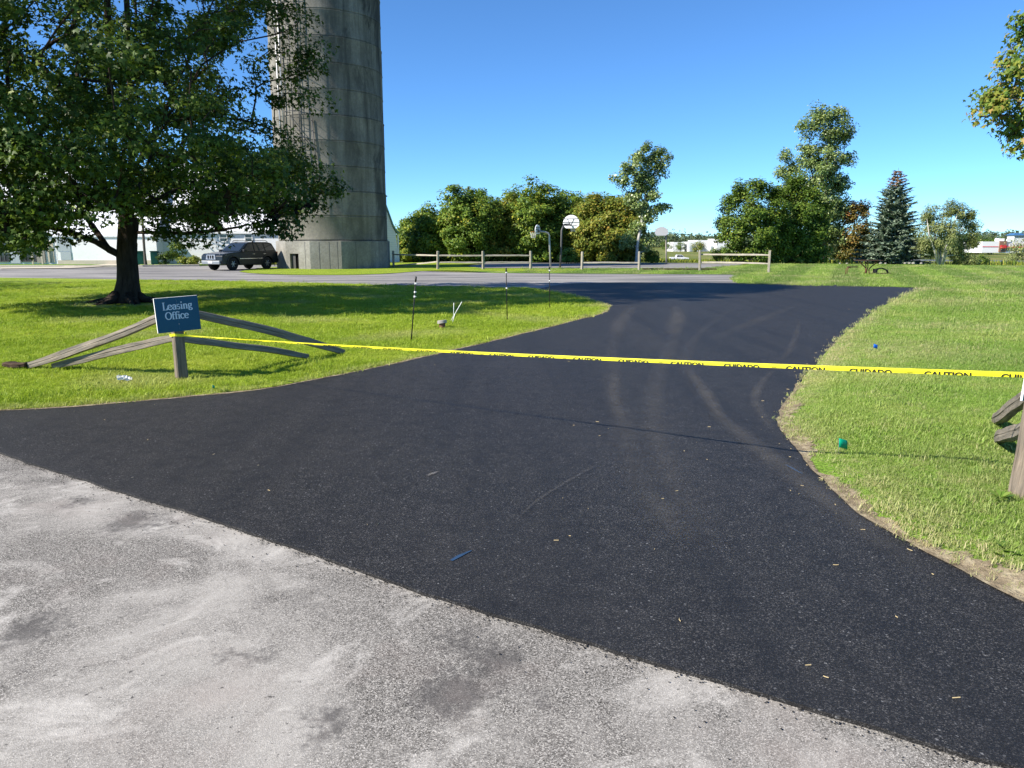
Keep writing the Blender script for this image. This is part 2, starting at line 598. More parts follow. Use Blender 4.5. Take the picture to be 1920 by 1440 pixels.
MAT['leaf_turn'] = m_leaf('yellowing_leaves', [(0, (0.057, 0.125, 0.022)), (.45, (0.149, 0.235, 0.042)), (.8, (0.310, 0.309, 0.049)), (1, (0.413, 0.279, 0.084))], .35)
MAT['leaf_birch'] = m_leaf('birch_leaves', [(0, (0.112, 0.156, 0.048)), (.5, (0.225, 0.269, 0.090)), (.85, (0.350, 0.375, 0.144)), (1, (0.500, 0.488, 0.264))], .3)
MAT['needle'] = m_leaf('spruce_needles', [(0, (0.062, 0.097, 0.062)), (.5, (0.150, 0.203, 0.138)), (1, (0.333, 0.396, 0.293))], .08, .7, .2)
MAT['needle_dead'] = m_leaf('dead_needles', [(0, (.14, .08, .04)), (.5, (.28, .17, .10)), (1, (.40, .29, .20))], .1, .8, .1)
MAT['leaf_hosta'] = m_leaf('hosta_leaves', [(0, (.10, .16, .02)), (.6, (.26, .28, .04)), (1, (.42, .40, .07))], .25)
MAT['leaf_far'] = m_leaf('far_wood_leaves', [(0, (0.056, 0.087, 0.049)), (.6, (0.091, 0.129, 0.067)), (1, (0.140, 0.161, 0.084))], .15, .8, .1)
MAT['leaf_weed'] = m_leaf('weed_leaves', [(0, (.06, .14, .02)), (.6, (.12, .22, .03)), (1, (.22, .30, .06))], .3)
MAT['paper'] = plain('crumpled_paper', (.75, .75, .72), .8)


# ------------------------------------------------------------------ object helpers
def link(o, parent=None):
    COL.objects.link(o)
    if parent is not None:
        o.parent = parent
    return o


def tag(o, label=None, cat=None, group=None, kind=None):
    if label:
        o['label'] = label
    if cat:
        o['category'] = cat
    if group:
        o['group'] = group
    if kind:
        o['kind'] = kind
    return o


def empty(name, loc, label, cat, group=None):
    o = bpy.data.objects.new(name, None)
    o.location = loc
    o.empty_display_size = .2
    link(o)
    return tag(o, label, cat, group)


class MB:
    """collects shapes in world coordinates and links them as one mesh object"""

    def __init__(s):
        s.v = []
        s.f = []

    def add(s, vs, fs):
        b = len(s.v)
        s.v += [tuple(v) for v in vs]
        s.f += [tuple(i + b for i in f) for f in fs]
        return s

    def box(s, c, size, rz=0.0, top=None):
        """top = (sx, sy) scale of the upper face"""
        sx, sy, sz = (q / 2 for q in size)
        tx, ty = top or (1, 1)
        vs = [(-sx, -sy, -sz), (sx, -sy, -sz), (sx, sy, -sz), (-sx, sy, -sz), (-sx * tx, -sy * ty, sz), (sx * tx, -sy * ty, sz), (sx * tx, sy * ty, sz), (-sx * tx, sy * ty, sz)]
        cz, sn = math.cos(rz), math.sin(rz)
        vs = [(c[0] + x * cz - y * sn, c[1] + x * sn + y * cz, c[2] + z) for x, y, z in vs]
        return s.add(vs, [(3, 2, 1, 0), (4, 5, 6, 7), (0, 1, 5, 4), (1, 2, 6, 5), (2, 3, 7, 6), (3, 0, 4, 7)])

    def tube(s, pts, rad, n=8, cap=True):
        pts = [Vector(p) for p in pts]
        rr = rad if isinstance(rad, (list, tuple, np.ndarray)) else [rad] * len(pts)
        rings = []
        prev = None
        for i, p in enumerate(pts):
            d = (pts[min(i + 1, len(pts) - 1)] - pts[max(i - 1, 0)]).normalized()
            if prev is None:
                a = Vector((0, 0, 1)) if abs(d.z) < .9 else Vector((1, 0, 0))
                u = d.cross(a).normalized()
            else:
                u = (prev - d * prev.dot(d)).normalized()
            prev = u
            w = d.cross(u)
            rings.append([p + (u * math.cos(2 * math.pi * k / n) + w * math.sin(2 * math.pi * k / n)) * rr[i] for k in range(n)])
        vs = [v for r in rings for v in r]
        fs = []
        for i in range(len(rings) - 1):
            for k in range(n):
                fs.append((i * n + k, i * n + (k + 1) % n, (i + 1) * n + (k + 1) % n, (i + 1) * n + k))
        if cap:
            fs.append(tuple(range(n - 1, -1, -1)))
            fs.append(tuple((len(rings) - 1) * n + k for k in range(n)))
        return s.add(vs, fs)

    def lathe(s, c, prof, n=48, a0=0.0, cap=True):
        vs = []
        for r, z in prof:
            for k in range(n):
                a = a0 + 2 * math.pi * k / n
                vs.append((c[0] + r * math.sin(a), c[1] - r * math.cos(a), c[2] + z))
        fs = []
        for i in range(len(prof) - 1):
            for k in range(n):
                fs.append((i * n + k, i * n + (k + 1) % n, (i + 1) * n + (k + 1) % n, (i + 1) * n + k))
        if cap:
            fs.append(tuple(range(n - 1, -1, -1)))
            fs.append(tuple((len(prof) - 1) * n + k for k in range(n)))
        return s.add(vs, fs)

    def prism(s, poly, vec):
        """poly: 3-D outline; swept by vec"""
        n = len(poly)
        vec = Vector(vec)
        vs = [Vector(p) for p in poly] + [Vector(p) + vec for p in poly]
        fs = [tuple(range(n - 1, -1, -1)), tuple(range(n, 2 * n))]
        fs += [(i, (i + 1) % n, n + (i + 1) % n, n + i) for i in range(n)]
        return s.add(vs, fs)

    def build(s, name, mat, parent=None, smooth=False, bevel=0.0, fix=True):
        off = parent_world(parent)
        me = bpy.data.meshes.new(name)
        me.from_pydata([(v[0] - off[0], v[1] - off[1], v[2] - off[2]) for v in s.v], [], s.f)
        if fix:
            bm = bmesh.new()
            bm.from_mesh(me)
            bmesh.ops.recalc_face_normals(bm, faces=bm.faces)
            bm.to_mesh(me)
            bm.free()
        me.materials.append(MAT[mat] if isinstance(mat, str) else mat)
        if smooth:
            me.polygons.foreach_set('use_smooth', [True] * len(me.polygons))
        o = bpy.data.objects.new(name, me)
        link(o, parent)
        if bevel:
            b = o.modifiers.new('bevel', 'BEVEL')
            b.width = bevel
            b.segments = 2
            b.limit_method = 'ANGLE'
        return o


def parent_world(p):
    off = Vector((0, 0, 0))
    while p is not None:
        off += p.location
        p = p.parent
    return off


def np_mesh(name, V, F, mat, parent=None, rnd=None, smooth=False):
    """large mesh with faces of one size k and an optional per-face value"""
    off = parent_world(parent)
    V = np.asarray(V, np.float32) - np.array(off, np.float32)
    F = np.asarray(F, np.int32)
    k = F.shape[1]
    me = bpy.data.meshes.new(name)
    me.vertices.add(len(V))
    me.vertices.foreach_set('co', V.ravel())
    me.loops.add(F.size)
    me.loops.foreach_set('vertex_index', F.ravel())
    me.polygons.add(len(F))
    me.polygons.foreach_set('loop_start', np.arange(0, F.size, k, dtype=np.int32))
    if smooth:
        me.polygons.foreach_set('use_smooth', np.ones(len(F), bool))
    me.update(calc_edges=True)
    if rnd is not None:
        a = me.attributes.new('rnd', 'FLOAT', 'FACE')
        a.data.foreach_set('value', np.asarray(rnd, np.float32))
    me.materials.append(MAT[mat] if isinstance(mat, str) else mat)
    o = bpy.data.objects.new(name, me)
    link(o, parent)
    return o


def tri_sheet(name, outline, zfun, mat, step=1.0, kind='structure', parent=None, skirt=0.0):
    """outline filled with a triangulated sheet whose height follows zfun"""
    P = np.asarray(outline)[:, :2]
    mn, mx = P.min(0), P.max(0)
    gx, gy = np.meshgrid(np.arange(mn[0], mx[0], step), np.arange(mn[1], mx[1], step))
    g = np.stack([gx.ravel(), gy.ravel()], 1)
    g = g[inside(P, g)]
    g = g[dist_to_line(np.vstack([P, P[:1]]), g) > step * .35]
    n = len(P)
    allp = [Vector(p) for p in P] + [Vector(p) for p in g]
    res = mgeo.delaunay_2d_cdt(allp, [(i, (i + 1) % n) for i in range(n)], [], 1, 1e-5)
    V2 = np.array([tuple(v) for v in res[0]])
    z = zfun(V2[:, 0], V2[:, 1])
    vs = [(a[0], a[1], b) for a, b in zip(V2, np.broadcast_to(z, len(V2)))]
    mb = MB()
    mb.add(vs, [tuple(f) for f in res[2]])
    if skirt:
        for i in range(n):
            a, b = P[i], P[(i + 1) % n]
            za = float(np.asarray(zfun(a[:1], a[1:2])).ravel()[0])
            zb = float(np.asarray(zfun(b[:1], b[1:2])).ravel()[0])
            mb.add([(a[0], a[1], za), (b[0], b[1], zb), (b[0], b[1], zb - skirt), (a[0], a[1], za - skirt)], [(0, 1, 2, 3)])
    o = mb.build(name, mat, parent, fix=False)
    bm = bmesh.new()
    bm.from_mesh(o.data)
    for f in bm.faces:
        if f.normal.z < -.1:
            f.normal_flip()
    bm.to_mesh(o.data)
    bm.free()
    if kind:
        o['kind'] = kind
    return o


# ------------------------------------------------------------------ setting: land, pavements, lawns
def build_ground():
    xs = np.unique(np.concatenate([np.linspace(-4500, -300, 22), np.linspace(-300, 300, 81), np.linspace(300, 4500, 22)]))
    ys = np.unique(np.concatenate([np.linspace(-60, 60, 7), np.linspace(60, 320, 66), np.linspace(320, 1200, 40), np.linspace(1200, 5500, 26)]))
    X, Y = np.meshgrid(xs, ys)
    Z = terrain(X, Y) - .03
    V = np.stack([X.ravel(), Y.ravel(), Z.ravel()], 1)
    nx = len(xs)
    F = []
    for j in range(len(ys) - 1):
        i = np.arange(nx - 1)
        F.append(np.stack([j * nx + i, j * nx + i + 1, (j + 1) * nx + i + 1, (j + 1) * nx + i], 1))
    o = np_mesh('ground', V, np.vstack(F), 'field', smooth=True)
    tag(o, 'rough meadow and fallow land running off to the horizon', 'ground', kind='structure')


build_ground()

ZN = .014     # top of the fresh asphalt
edge_old_px = [(-120, 812), (0, 848), (110, 884), (200, 912), (400, 974), (600, 1042), (850, 1127), (1000, 1172), (1100, 1202), (1400, 1290), (1600, 1352), (1920, 1442), (2300, 1545)]
edge_left_px = [(-260, 776), (-120, 773), (0, 769), (100, 765), (200, 758), (330, 746), (430, 737), (500, 728), (590, 712), (700, 690), (800, 668), (900, 645), (1000, 621), (1090, 598), (1128, 588), (1141, 580), (1138, 572), (1120, 565), (1085, 556), (1050, 549), (1012, 542)]
edge_far_px = [(1012, 541), (1040, 535), (1080, 531.5), (1130, 529.8), (1200, 529.5), (1400, 531), (1600, 535), (1726, 540)]
edge_right_px = [(1726, 540), (1690, 557), (1650, 577), (1600, 612), (1560, 650), (1518, 694), (1484, 738), (1465, 772), (1464, 797), (1488, 836), (1540, 893), (1600, 950), (1660, 990), (1750, 1042), (1835, 1086), (1920, 1126), (2150, 1230), (2600, 1420)]


def gline(px, z=0.0, n=6):
    return smooth_poly([G(x, y, z) for x, y in px], n)


def jitter(line, amp, freq=9.0, seed=0):
    L = resample(line, .09)
    s = np.arange(len(L)) * .09
    d = np.gradient(L, axis=0)
    d /= np.linalg.norm(d, axis=1)[:, None] + 1e-9
    nrm = np.stack([-d[:, 1], d[:, 0]], 1)
    w = np.zeros(len(L))
    r = np.random.default_rng(seed)
    for k in range(6):
        w += np.sin(s * freq * (.35 + .45 * k) + r.uniform(0, 6)) * amp / (1 + .5 * k) * .6
    w += r.normal(0, amp * .35, len(L))
    dist = np.linalg.norm(L, axis=1)
    return L + nrm * (w * np.clip(1.0 + dist * .02, 1, 2))[:, None]


L_OLD = jitter(gline(edge_old_px, ZN), .007, 14, 1)
L_LEFT = jitter(gline(edge_left_px, ZN), .012, 7, 2)
L_FAR = resample(gline(edge_far_px, ZN), .5)
L_RIGHT = jitter(gline(edge_right_px, ZN), .014, 7, 3)
NEW_POLY = np.vstack([L_LEFT[:-1], L_FAR[:-1], L_RIGHT, L_OLD[::-1]])
nd = tri_sheet('driveway', NEW_POLY, lambda x, y: np.full(len(x), ZN), 'new_asphalt', 1.5, skirt=.06)
tag(nd, 'fresh black asphalt driveway curving between the two lawns', 'driveway')
DRIVE = nd


def lawn_z(x, y):
    """the right-hand lawn swells into a low bank beside the drive"""
    P = np.stack([np.asarray(x, float), np.asarray(y, float)], 1)
    d = dist_to_line(L_RIGHT[::6], P)
    h = .15 * np.clip((d - .05) / 1.0, 0, 1) ** .8 * np.clip((16 - P[:, 1]) / 8, 0, 1)
    return .012 + h + terrain(x, y)


# left lawn
far_left_px = [(1012, 541), (950, 539.5), (880, 538), (750, 535.5), (620, 532), (500, 529), (400, 527), (250, 524.5), (120, 522.5), (0, 521), (-300, 518)]
LF = gline(far_left_px)
LEFT_POLY = np.vstack([gline(edge_left_px)[:, :2], LF[1:], [[-40, 36], [-26, 12], [-11, 8.0]]])
o = tri_sheet('lawn_left', LEFT_POLY, lambda x, y: .012 + 0 * x, 'lawn_lush', 1.5)
tag(o, 'lush mown lawn under the big maple', 'lawn')
# right lawn: reaches to the stand of trees
RIGHT_POLY = np.vstack([L_RIGHT[::-1][::2], [[15.7, 28.9], [11.9, 29.8], [9.5, 31.5], [10.3, 35.5], [11.2, 38.2], [12.0, 39.2], [11.8, 40.8], [9, 41.3], [3, 42.2], [-1, 43], [-3, 46], [-2, 50.3], [8, 50.6], [12.4, 50.4], [17.5, 58], [22, 66], [27, 68.5], [44, 66], [60, 62], [70, 50], [50, 20], [14, 3]]])
o = tri_sheet('lawn_right', RIGHT_POLY, lawn_z, 'lawn_pale', .5)
tag(o, 'paler striped mown lawn sweeping to the trees', 'lawn')
# foreground road (weathered)
ROAD_POLY = [(-14, -8), (9, -8), (9, -1), (4.2, 1.1), (1.6, 4.5), (-3, 7.3), (-14, 13)]
o = tri_sheet('road', ROAD_POLY, lambda x, y: 0 * x - .004, 'old_asphalt', 1.5)
tag(o, 'weathered pale grey asphalt road in front of the new driveway', 'road')
# yard pavement behind the left lawn
YARD = np.array([(-70, 36.5), (-30, 35.6), (-18, 33), (-8, 30), (0, 27), (8, 27), (12, 29.6), (16, 33), (13.2, 37), (12.0, 38.8), (11.9, 40.9), (9, 41.6), (3, 42.5), (-3, 44), (-6.5, 46.6), (-9, 50), (-13, 56), (-16, 60), (-24, 56.6), (-29, 53.2), (-70, 53.2)])
o = tri_sheet('yard_pavement', YARD, lambda x, y: 0 * x - .002, 'far_asphalt', 3)
tag(o, 'sun-bleached cracked asphalt yard in front of the silo', 'pavement')
# grass island round the silo
isl = [G(x, y) for x, y in [(448, 509.5), (470, 512.5), (520, 515), (600, 516), (680, 515.3), (740, 512.5), (790, 508.6), (840, 507.8), (900, 508.4), (1000, 509.5), (1060, 510)]]
ISLAND = np.vstack([smooth_poly(isl, 4), [(5, 50.6), (-2, 50.6), (-4, 58), (-2, 66), (-14, 66), (-15.5, 58), (-17.2, 51)]])
o = tri_sheet('silo_verge', ISLAND, lambda x, y: 0 * x + .02, 'lawn_lush', 3)
tag(o, 'strip of green grass round the foot of the silo', 'lawn')
# court behind the fence
COURT = [(-3.9, 51.6), (17, 50.9), (18.5, 62), (13, 64.5), (-2, 64.5)]
o = tri_sheet('basketball_court', COURT, lambda x, y: 0 * x + .004, 'far_asphalt', 4)
tag(o, 'grey basketball court behind the rail fence', 'court')
# kerb and pavement by the buildings
mb = MB()
kx = [(-70, 53.6), (-50, 53.5), (-38, 53.4), (-31, 53.5), (-26.5, 54.2), (-23, 55.6)]
for a, b in zip(kx[:-1], kx[1:]):
    a, b = Vector((*a, 0)), Vector((*b, 0))
    d = (b - a).normalized()
    nn = Vector((-d.y, d.x, 0)) * .55
    mb.prism([a, b, b + nn, a + nn], (0, 0, .12))
o = mb.build('kerb', 'kerb')
tag(o, 'pale concrete kerb in front of the white buildings', 'kerb', kind='structure')
BED = [(-70, 54.2), (-38, 54.0), (-31, 54.1), (-26.4, 54.9), (-23, 56.3), (-21, 62), (-70, 62)]
o = tri_sheet('planting_bed', BED, lambda x, y: 0 * x + .03, 'lawn_pale', 3)
tag(o, 'grass and bare ground between the kerb and the white buildings', 'lawn')
fp = [G(x, y, .05) for x, y in [(0, 501), (110, 500), (170, 497), (225, 493), (240, 494.5), (190, 499.5), (130, 502.4), (0, 503.4)]]
o = tri_sheet('footpath', [(p.x, p.y) for p in fp], lambda x, y: 0 * x + .045, 'kerb', 3)
tag(o, 'sandy footpath leading from the kerb to the storefront', 'path')
# dry worn soil along the right edge of the drive
def verge(name, line, w0, w1, side, lo, hi, seed):
    P = resample(line, .12)
    P = P[(P[:, 1] > lo) & (P[:, 1] < hi)]
    d = np.gradient(P, axis=0)
    d /= np.linalg.norm(d, axis=1)[:, None] + 1e-9
    nn = np.stack([-d[:, 1], d[:, 0]], 1) * side
    r = np.random.default_rng(seed)
    s = np.arange(len(P)) * .12
    w = w0 + (w1 - w0) * (.5 + .25 * np.sin(s * 1.7 + seed) + .25 * np.sin(s * 4.3 + 2 * seed)) + r.normal(0, .02, len(P))
    vs = []
    for i in range(len(P)):
        for k in range(7):
            q = P[i] + nn[i] * (-.015 + (w[i] + .015) * k / 6)
            z = float(lawn_z(q[:1], q[1:2])[0]) + .008 if side_is_right else .0165
            vs.append((q[0], q[1], max(z, .0165) if k == 0 else z))
    fs = [(i * 7 + k, i * 7 + k + 1, (i + 1) * 7 + k + 1, (i + 1) * 7 + k) for i in range(len(P) - 1) for k in range(6)]
    o = MB().add(vs, fs).build(name, 'soil_ragged', fix=False)
    a = o.data.attributes.new('across', 'FLOAT', 'POINT')
    a.data.foreach_set('value', [(i % 7) / 6 for i in range(len(vs))])
    return o


side_is_right = True
rl = L_RIGHT
dirv = rl[60] - rl[50]
sgn = 1 if (-dirv[1] * 1 > 0) else -1
o = verge('soil_edge', rl, .05, .42, sgn, 2.5, 9, 4)
tag(o, 'worn dry soil along the edge of the pale lawn', 'soil', kind='structure')
side_is_right = False
ll = L_LEFT
dv = ll[60] - ll[50]
sgn = 1 if dv[0] > 0 else -1
o = verge('soil_edge', ll, .03, .16, sgn, 5, 28, 9)
tag(o, 'thin dry soil line along the edge of the lush lawn', 'soil', kind='structure')


# ------------------------------------------------------------------ grass
def tuft_mesh(name, mat, nb, h0, h1, rad, wid, seed):
    r = np.random.default_rng(seed)
    V, F, rn = [], [], []
    for i in range(nb):
        a, q = r.uniform(0, 6.283), rad * math.sqrt(r.uniform())
        x, y = q * math.cos(a), q * math.sin(a)
        h = r.uniform(h0, h1)
        ln = r.uniform(.35, 1.7) * h
        b = r.uniform(0, 6.283)
        dx, dy = math.cos(b), math.sin(b)
        px, py = -dy * wid / 2, dx * wid / 2
        mx, my, mz = x + dx * ln * .35, y + dy * ln * .35, h * .62
        tx, ty, tzz = x + dx * ln, y + dy * ln, h
        k = len(V)
        V += [(x - px, y - py, -.01), (x + px, y + py, -.01), (mx + px * .8, my + py * .8, mz), (mx - px * .8, my - py * .8, mz), (tx, ty, tzz)]
        F += [(k, k + 1, k + 2, k + 3), (k + 3, k + 2, k + 4)]
        v = r.uniform()
        rn += [v, v]
    me = bpy.data.meshes.new(name)
    me.from_pydata(V, [], F)
    me.materials.append(MAT[mat])
    at_ = me.attributes.new('rnd', 'FLOAT', 'FACE')
    at_.data.foreach_set('value', rn)
    return me


def grass_nodes(name, tuft_obj):
    ng = bpy.data.node_groups.new(name, 'GeometryNodeTree')
    ng.interface.new_socket('Geometry', in_out='INPUT', socket_type='NodeSocketGeometry')
    ng.interface.new_socket('Geometry', in_out='OUTPUT', socket_type='NodeSocketGeometry')
    gi, go = ng.nodes.new('NodeGroupInput'), ng.nodes.new('NodeGroupOutput')
    m2p = ng.nodes.new('GeometryNodeMeshToPoints')
    ins = ng.nodes.new('GeometryNodeInstanceOnPoints')
    oi = ng.nodes.new('GeometryNodeObjectInfo')
    oi.inputs['Object'].default_value = tuft_obj
    oi.inputs['As Instance'].default_value = True
    ra = ng.nodes.new('GeometryNodeInputNamedAttribute')
    ra.data_type = 'FLOAT_VECTOR'
    ra.inputs[0].default_value = 'rot'
    sa = ng.nodes.new('GeometryNodeInputNamedAttribute')
    sa.data_type = 'FLOAT'
    sa.inputs[0].default_value = 'scl'
    e2r = ng.nodes.new('FunctionNodeEulerToRotation')
    L = ng.links.new
    L(gi.outputs[0], m2p.inputs[0])
    L(m2p.outputs[0], ins.inputs['Points'])
    L(oi.outputs['Geometry'], ins.inputs['Instance'])
    L(ra.outputs[0], e2r.inputs[0])
    L(e2r.outputs[0], ins.inputs['Rotation'])
    L(sa.outputs[0], ins.inputs['Scale'])
    L(ins.outputs[0], go.inputs[0])
    return ng


TUFT_HOME = Vector((0, -40, -3))     # the seed tufts lie buried behind the camera


def scatter_grass(name, pts, z, dry, scl, tuft_me, label):
    n = len(pts)
    me = bpy.data.meshes.new(name)
    me.vertices.add(n)
    co = np.stack([pts[:, 0], pts[:, 1], z], 1).astype(np.float32)
    me.vertices.foreach_set('co', co.ravel())
    a = me.attributes.new('rot', 'FLOAT_VECTOR', 'POINT')
    rot = np.stack([rng.normal(0, .16, n), rng.normal(0, .16, n), rng.uniform(0, 6.283, n)], 1).astype(np.float32)
    a.data.foreach_set('vector', rot.ravel())
    a = me.attributes.new('scl', 'FLOAT', 'POINT')
    a.data.foreach_set('value', scl.astype(np.float32))
    a = me.attributes.new('dry', 'FLOAT', 'POINT')
    a.data.foreach_set('value', dry.astype(np.float32))
    o = bpy.data.objects.new(name, me)
    link(o)
    tag(o, label, 'grass', kind='stuff')
    t = bpy.data.objects.new('grass_tuft', tuft_me)
    t.location = TUFT_HOME
    link(t, o)
    t.location = TUFT_HOME
    md = o.modifiers.new('grass', 'NODES')
    md.node_group = grass_nodes(name + '_nodes', t)
    return o


def sample_lawn(poly, bbox, bands, margin):
    out = []
    for d0, d1, dens in bands:
        ar = (bbox[1] - bbox[0]) * (bbox[3] - bbox[2])
        n = int(ar * dens)
        p = np.stack([rng.uniform(bbox[0], bbox[1], n), rng.uniform(bbox[2], bbox[3], n)], 1)
        d = np.linalg.norm(p, axis=1)
        p = p[(d >= d0) & (d < d1)]
        az = p[:, 0] / np.maximum(p[:, 1], .1)
        p = p[(np.abs(az) < .80) & (p[:, 1] > 1.5)]
        p = p[inside(poly, p)]
        out.append(p)
    return np.vstack(out)


def pn(x, y, f, s=0):
    return .5 + .25 * np.sin(x * f + 1.3 * s + 1.7 * np.sin(y * f * .7 + s)) + .25 * np.sin(y * f * 1.3 + 2.1 * s + 1.3 * np.sin(x * f * .9))


STAND = G(240, 570)
def grass_left():
    bands = [(0, 11, 420), (11, 16, 240), (16, 24, 110), (24, 38, 40)]
    p = sample_lawn(LEFT_POLY, (-24, 2.8, 5.5, 37), bands, .02)
    e = dist_to_line(L_LEFT[::3], p)
    p = p[e > .0]
    e = dist_to_line(L_LEFT[::3], p)
    rt = np.linalg.norm(p - np.array(STAND[:2]), axis=1)
    keep = (rt > .75) & ((rt > 1.5) | (rng.uniform(size=len(p)) < .35))
    p, e, rt = p[keep], e[keep], rt[keep]
    dry = np.clip(.75 - e * 2.6, 0, .75) * rng.uniform(.2, 1, len(p)) + np.clip(pn(p[:, 0], p[:, 1], 1.3, 2) - .72, 0, 1) * 1.2
    dry = np.where(rt < 1.5, .6 * rng.uniform(.3, 1, len(p)), dry)
    d = np.linalg.norm(p, axis=1)
    scl = np.clip(rng.lognormal(-.05, .32, len(p)), .4, 2.4) * (.75 + .55 * pn(p[:, 0], p[:, 1], 2.1, 5)) * np.clip(d / 16, .9, 1.25)
    k = rng.integers(0, 2, len(p))
    for i in range(2):
        tm = tuft_mesh('tuft', 'blade_lush', 38, .009, .034, .085, .0040, 20 + i)
        s = k == i
        scatter_grass('lawn_grass', p[s], np.full(s.sum(), .012), np.clip(dry[s], 0, 1), scl[s], tm, ['lush green mown grass blades of the lawn under the maple', 'finer lush grass blades mixed through the lawn under the maple'][i])


def grass_right():
    bands = [(0, 7.5, 900), (7.5, 11, 600), (11, 16, 300), (16, 26, 95), (26, 42, 34), (42, 66, 13)]
    p = sample_lawn(RIGHT_POLY, (.8, 46, 2.2, 66), bands, .02)
    e = dist_to_line(L_RIGHT[::3], p)
    bare = np.clip((e - .04) / .30, 0, 1)
    near = p[:, 1] < 6.2
    wornw = pn(p[:, 0], p[:, 1], 2.0, 3)
    keep = rng.uniform(size=len(p)) < np.where(near, np.clip(bare + .30 - .25 * wornw, .12, 1), np.clip(e / .06, .35, 1))
    p, e = p[keep], e[keep]
    dry = np.clip(.95 - e * 2.2, 0, .9) * rng.uniform(.1, 1, len(p)) + np.clip(pn(p[:, 0], p[:, 1], .9, 1) - .56, 0, 1) * 1.3 * rng.uniform(.1, 1, len(p)) + .03 + (rng.uniform(size=len(p)) < .05) * .45
    d = np.linalg.norm(p, axis=1)
    scl = np.clip(rng.lognormal(-.12, .34, len(p)), .35, 2.4) * (.75 + .5 * pn(p[:, 0], p[:, 1], 2.3, 4)) * np.clip(d / 13, .8, 2.2)
    z = lawn_z(p[:, 0], p[:, 1])
    k = rng.integers(0, 2, len(p))
    for i in range(2):
        tm = tuft_mesh('tuft', 'blade_pale', 40, .006, .028, .08, .0034, 30 + i)
        s = k == i
        scatter_grass('lawn_grass', p[s], z[s], np.clip(dry[s], 0, 1), scl[s], tm, ['pale dry mown grass blades of the lawn beside the drive', 'finer pale grass blades mixed through the lawn beside the drive'][i])


grass_left()
grass_right()


# ------------------------------------------------------------------ trees
def leaf_cards(C, nrm, tip, size, shape):
    """C centres (n,3); nrm normals; tip in-plane direction; size (n,). returns V, F"""
    n = len(C)
    nrm = nrm / (np.linalg.norm(nrm, axis=1)[:, None] + 1e-9)
    t = tip - nrm * np.sum(tip * nrm, 1)[:, None]
    t /= np.linalg.norm(t, axis=1)[:, None] + 1e-9
    s = np.cross(nrm, t)
    sh = np.array(shape['v'])
    V = C[:, None, :] + size[:, None, None] * (sh[None, :, 0, None] * s[:, None, :] + sh[None, :, 1, None] * t[:, None, :] + sh[None, :, 2, None] * nrm[:, None, :])
    F = np.array(shape['f'])[None, :, :] + (np.arange(n) * len(sh))[:, None, None]
    return V.reshape(-1, 3), F.reshape(-1, F.shape[-1])


LOBED = dict(v=[(0, -.05, 0), (.30, -.12, .02), (.55, .28, -.08), (.20, .30, .04), (0, .80, -.12), (-.20, .30, .04), (-.55, .28, -.08), (-.30, -.12, .02)],
             f=[(0, 1, 2, 3), (0, 3, 4, 5), (0, 5, 6, 7)])
KITE = dict(v=[(0, -.4, 0), (.34, .0, .05), (0, .55, -.06), (-.34, .0, .05)], f=[(0, 1, 2, 3)])
SLIM = dict(v=[(0, -.5, 0), (.16, .0, .03), (0, .6, -.05), (-.16, .0, .03)], f=[(0, 1, 2, 3)])


def grow(seeds, clusters, rtip, rbase, seed=0, power=2.2, steps=3):
    """seeds: list of polylines (first starts at the ground). Joins every cluster to the nearest limb."""
    r = np.random.default_rng(seed)
    nodes, par = [], []
    for pl in seeds:
        pl = [np.array(p, float) for p in pl]
        start = -1
        if nodes:
            d = np.linalg.norm(np.array(nodes) - pl[0], axis=1)
            start = int(d.argmin())
        dense = resample(np.array(pl), .35) if len(pl) > 1 else np.array(pl)
        for p in dense:
            nodes.append(p)
            par.append(start)
            start = len(nodes) - 1
    base = nodes[0]
    order = np.argsort(np.linalg.norm(clusters - base, axis=1))
    tips = []
    for ci in order:
        c = clusters[ci]
        N = np.array(nodes)
        v = c - N
        d = np.linalg.norm(v, axis=1) + 1e-6
        up = v[:, 2] / d
        inward = np.linalg.norm(N[:, :2] - base[:2], axis=1) - np.linalg.norm(c[:2] - base[:2])
        cost = d * (1 + .8 * np.clip(.1 - up, 0, 1.2)) + .8 * np.clip(inward, 0, 9)
        k = int(cost.argmin())
        p0 = N[k]
        L = d[k]
        ns = max(2, int(L / .45))
        mid_off = r.normal(0, .09 * L, 3)
        for j in range(1, ns + 1):
            t = j / ns
            q = p0 + (c - p0) * t + mid_off * (4 * t * (1 - t)) * .8 + np.array([0, 0, .10 * L * 4 * t * (1 - t) * .4])
            nodes.append(q)
            par.append(k)
            k = len(nodes) - 1
        tips.append(k)
    n = len(nodes)
    w = np.zeros(n)
    for t in tips:
        w[t] += 1
    for i in range(n - 1, 0, -1):
        w[par[i]] += w[i]
    w = np.maximum(w, .5)
    rad = rtip * w ** (1 / power)
    rad *= min(1.0, rbase / rad[0]) if rad[0] > 0 else 1
    rad = np.maximum(rad, rtip * .55)
    return np.array(nodes), par, rad


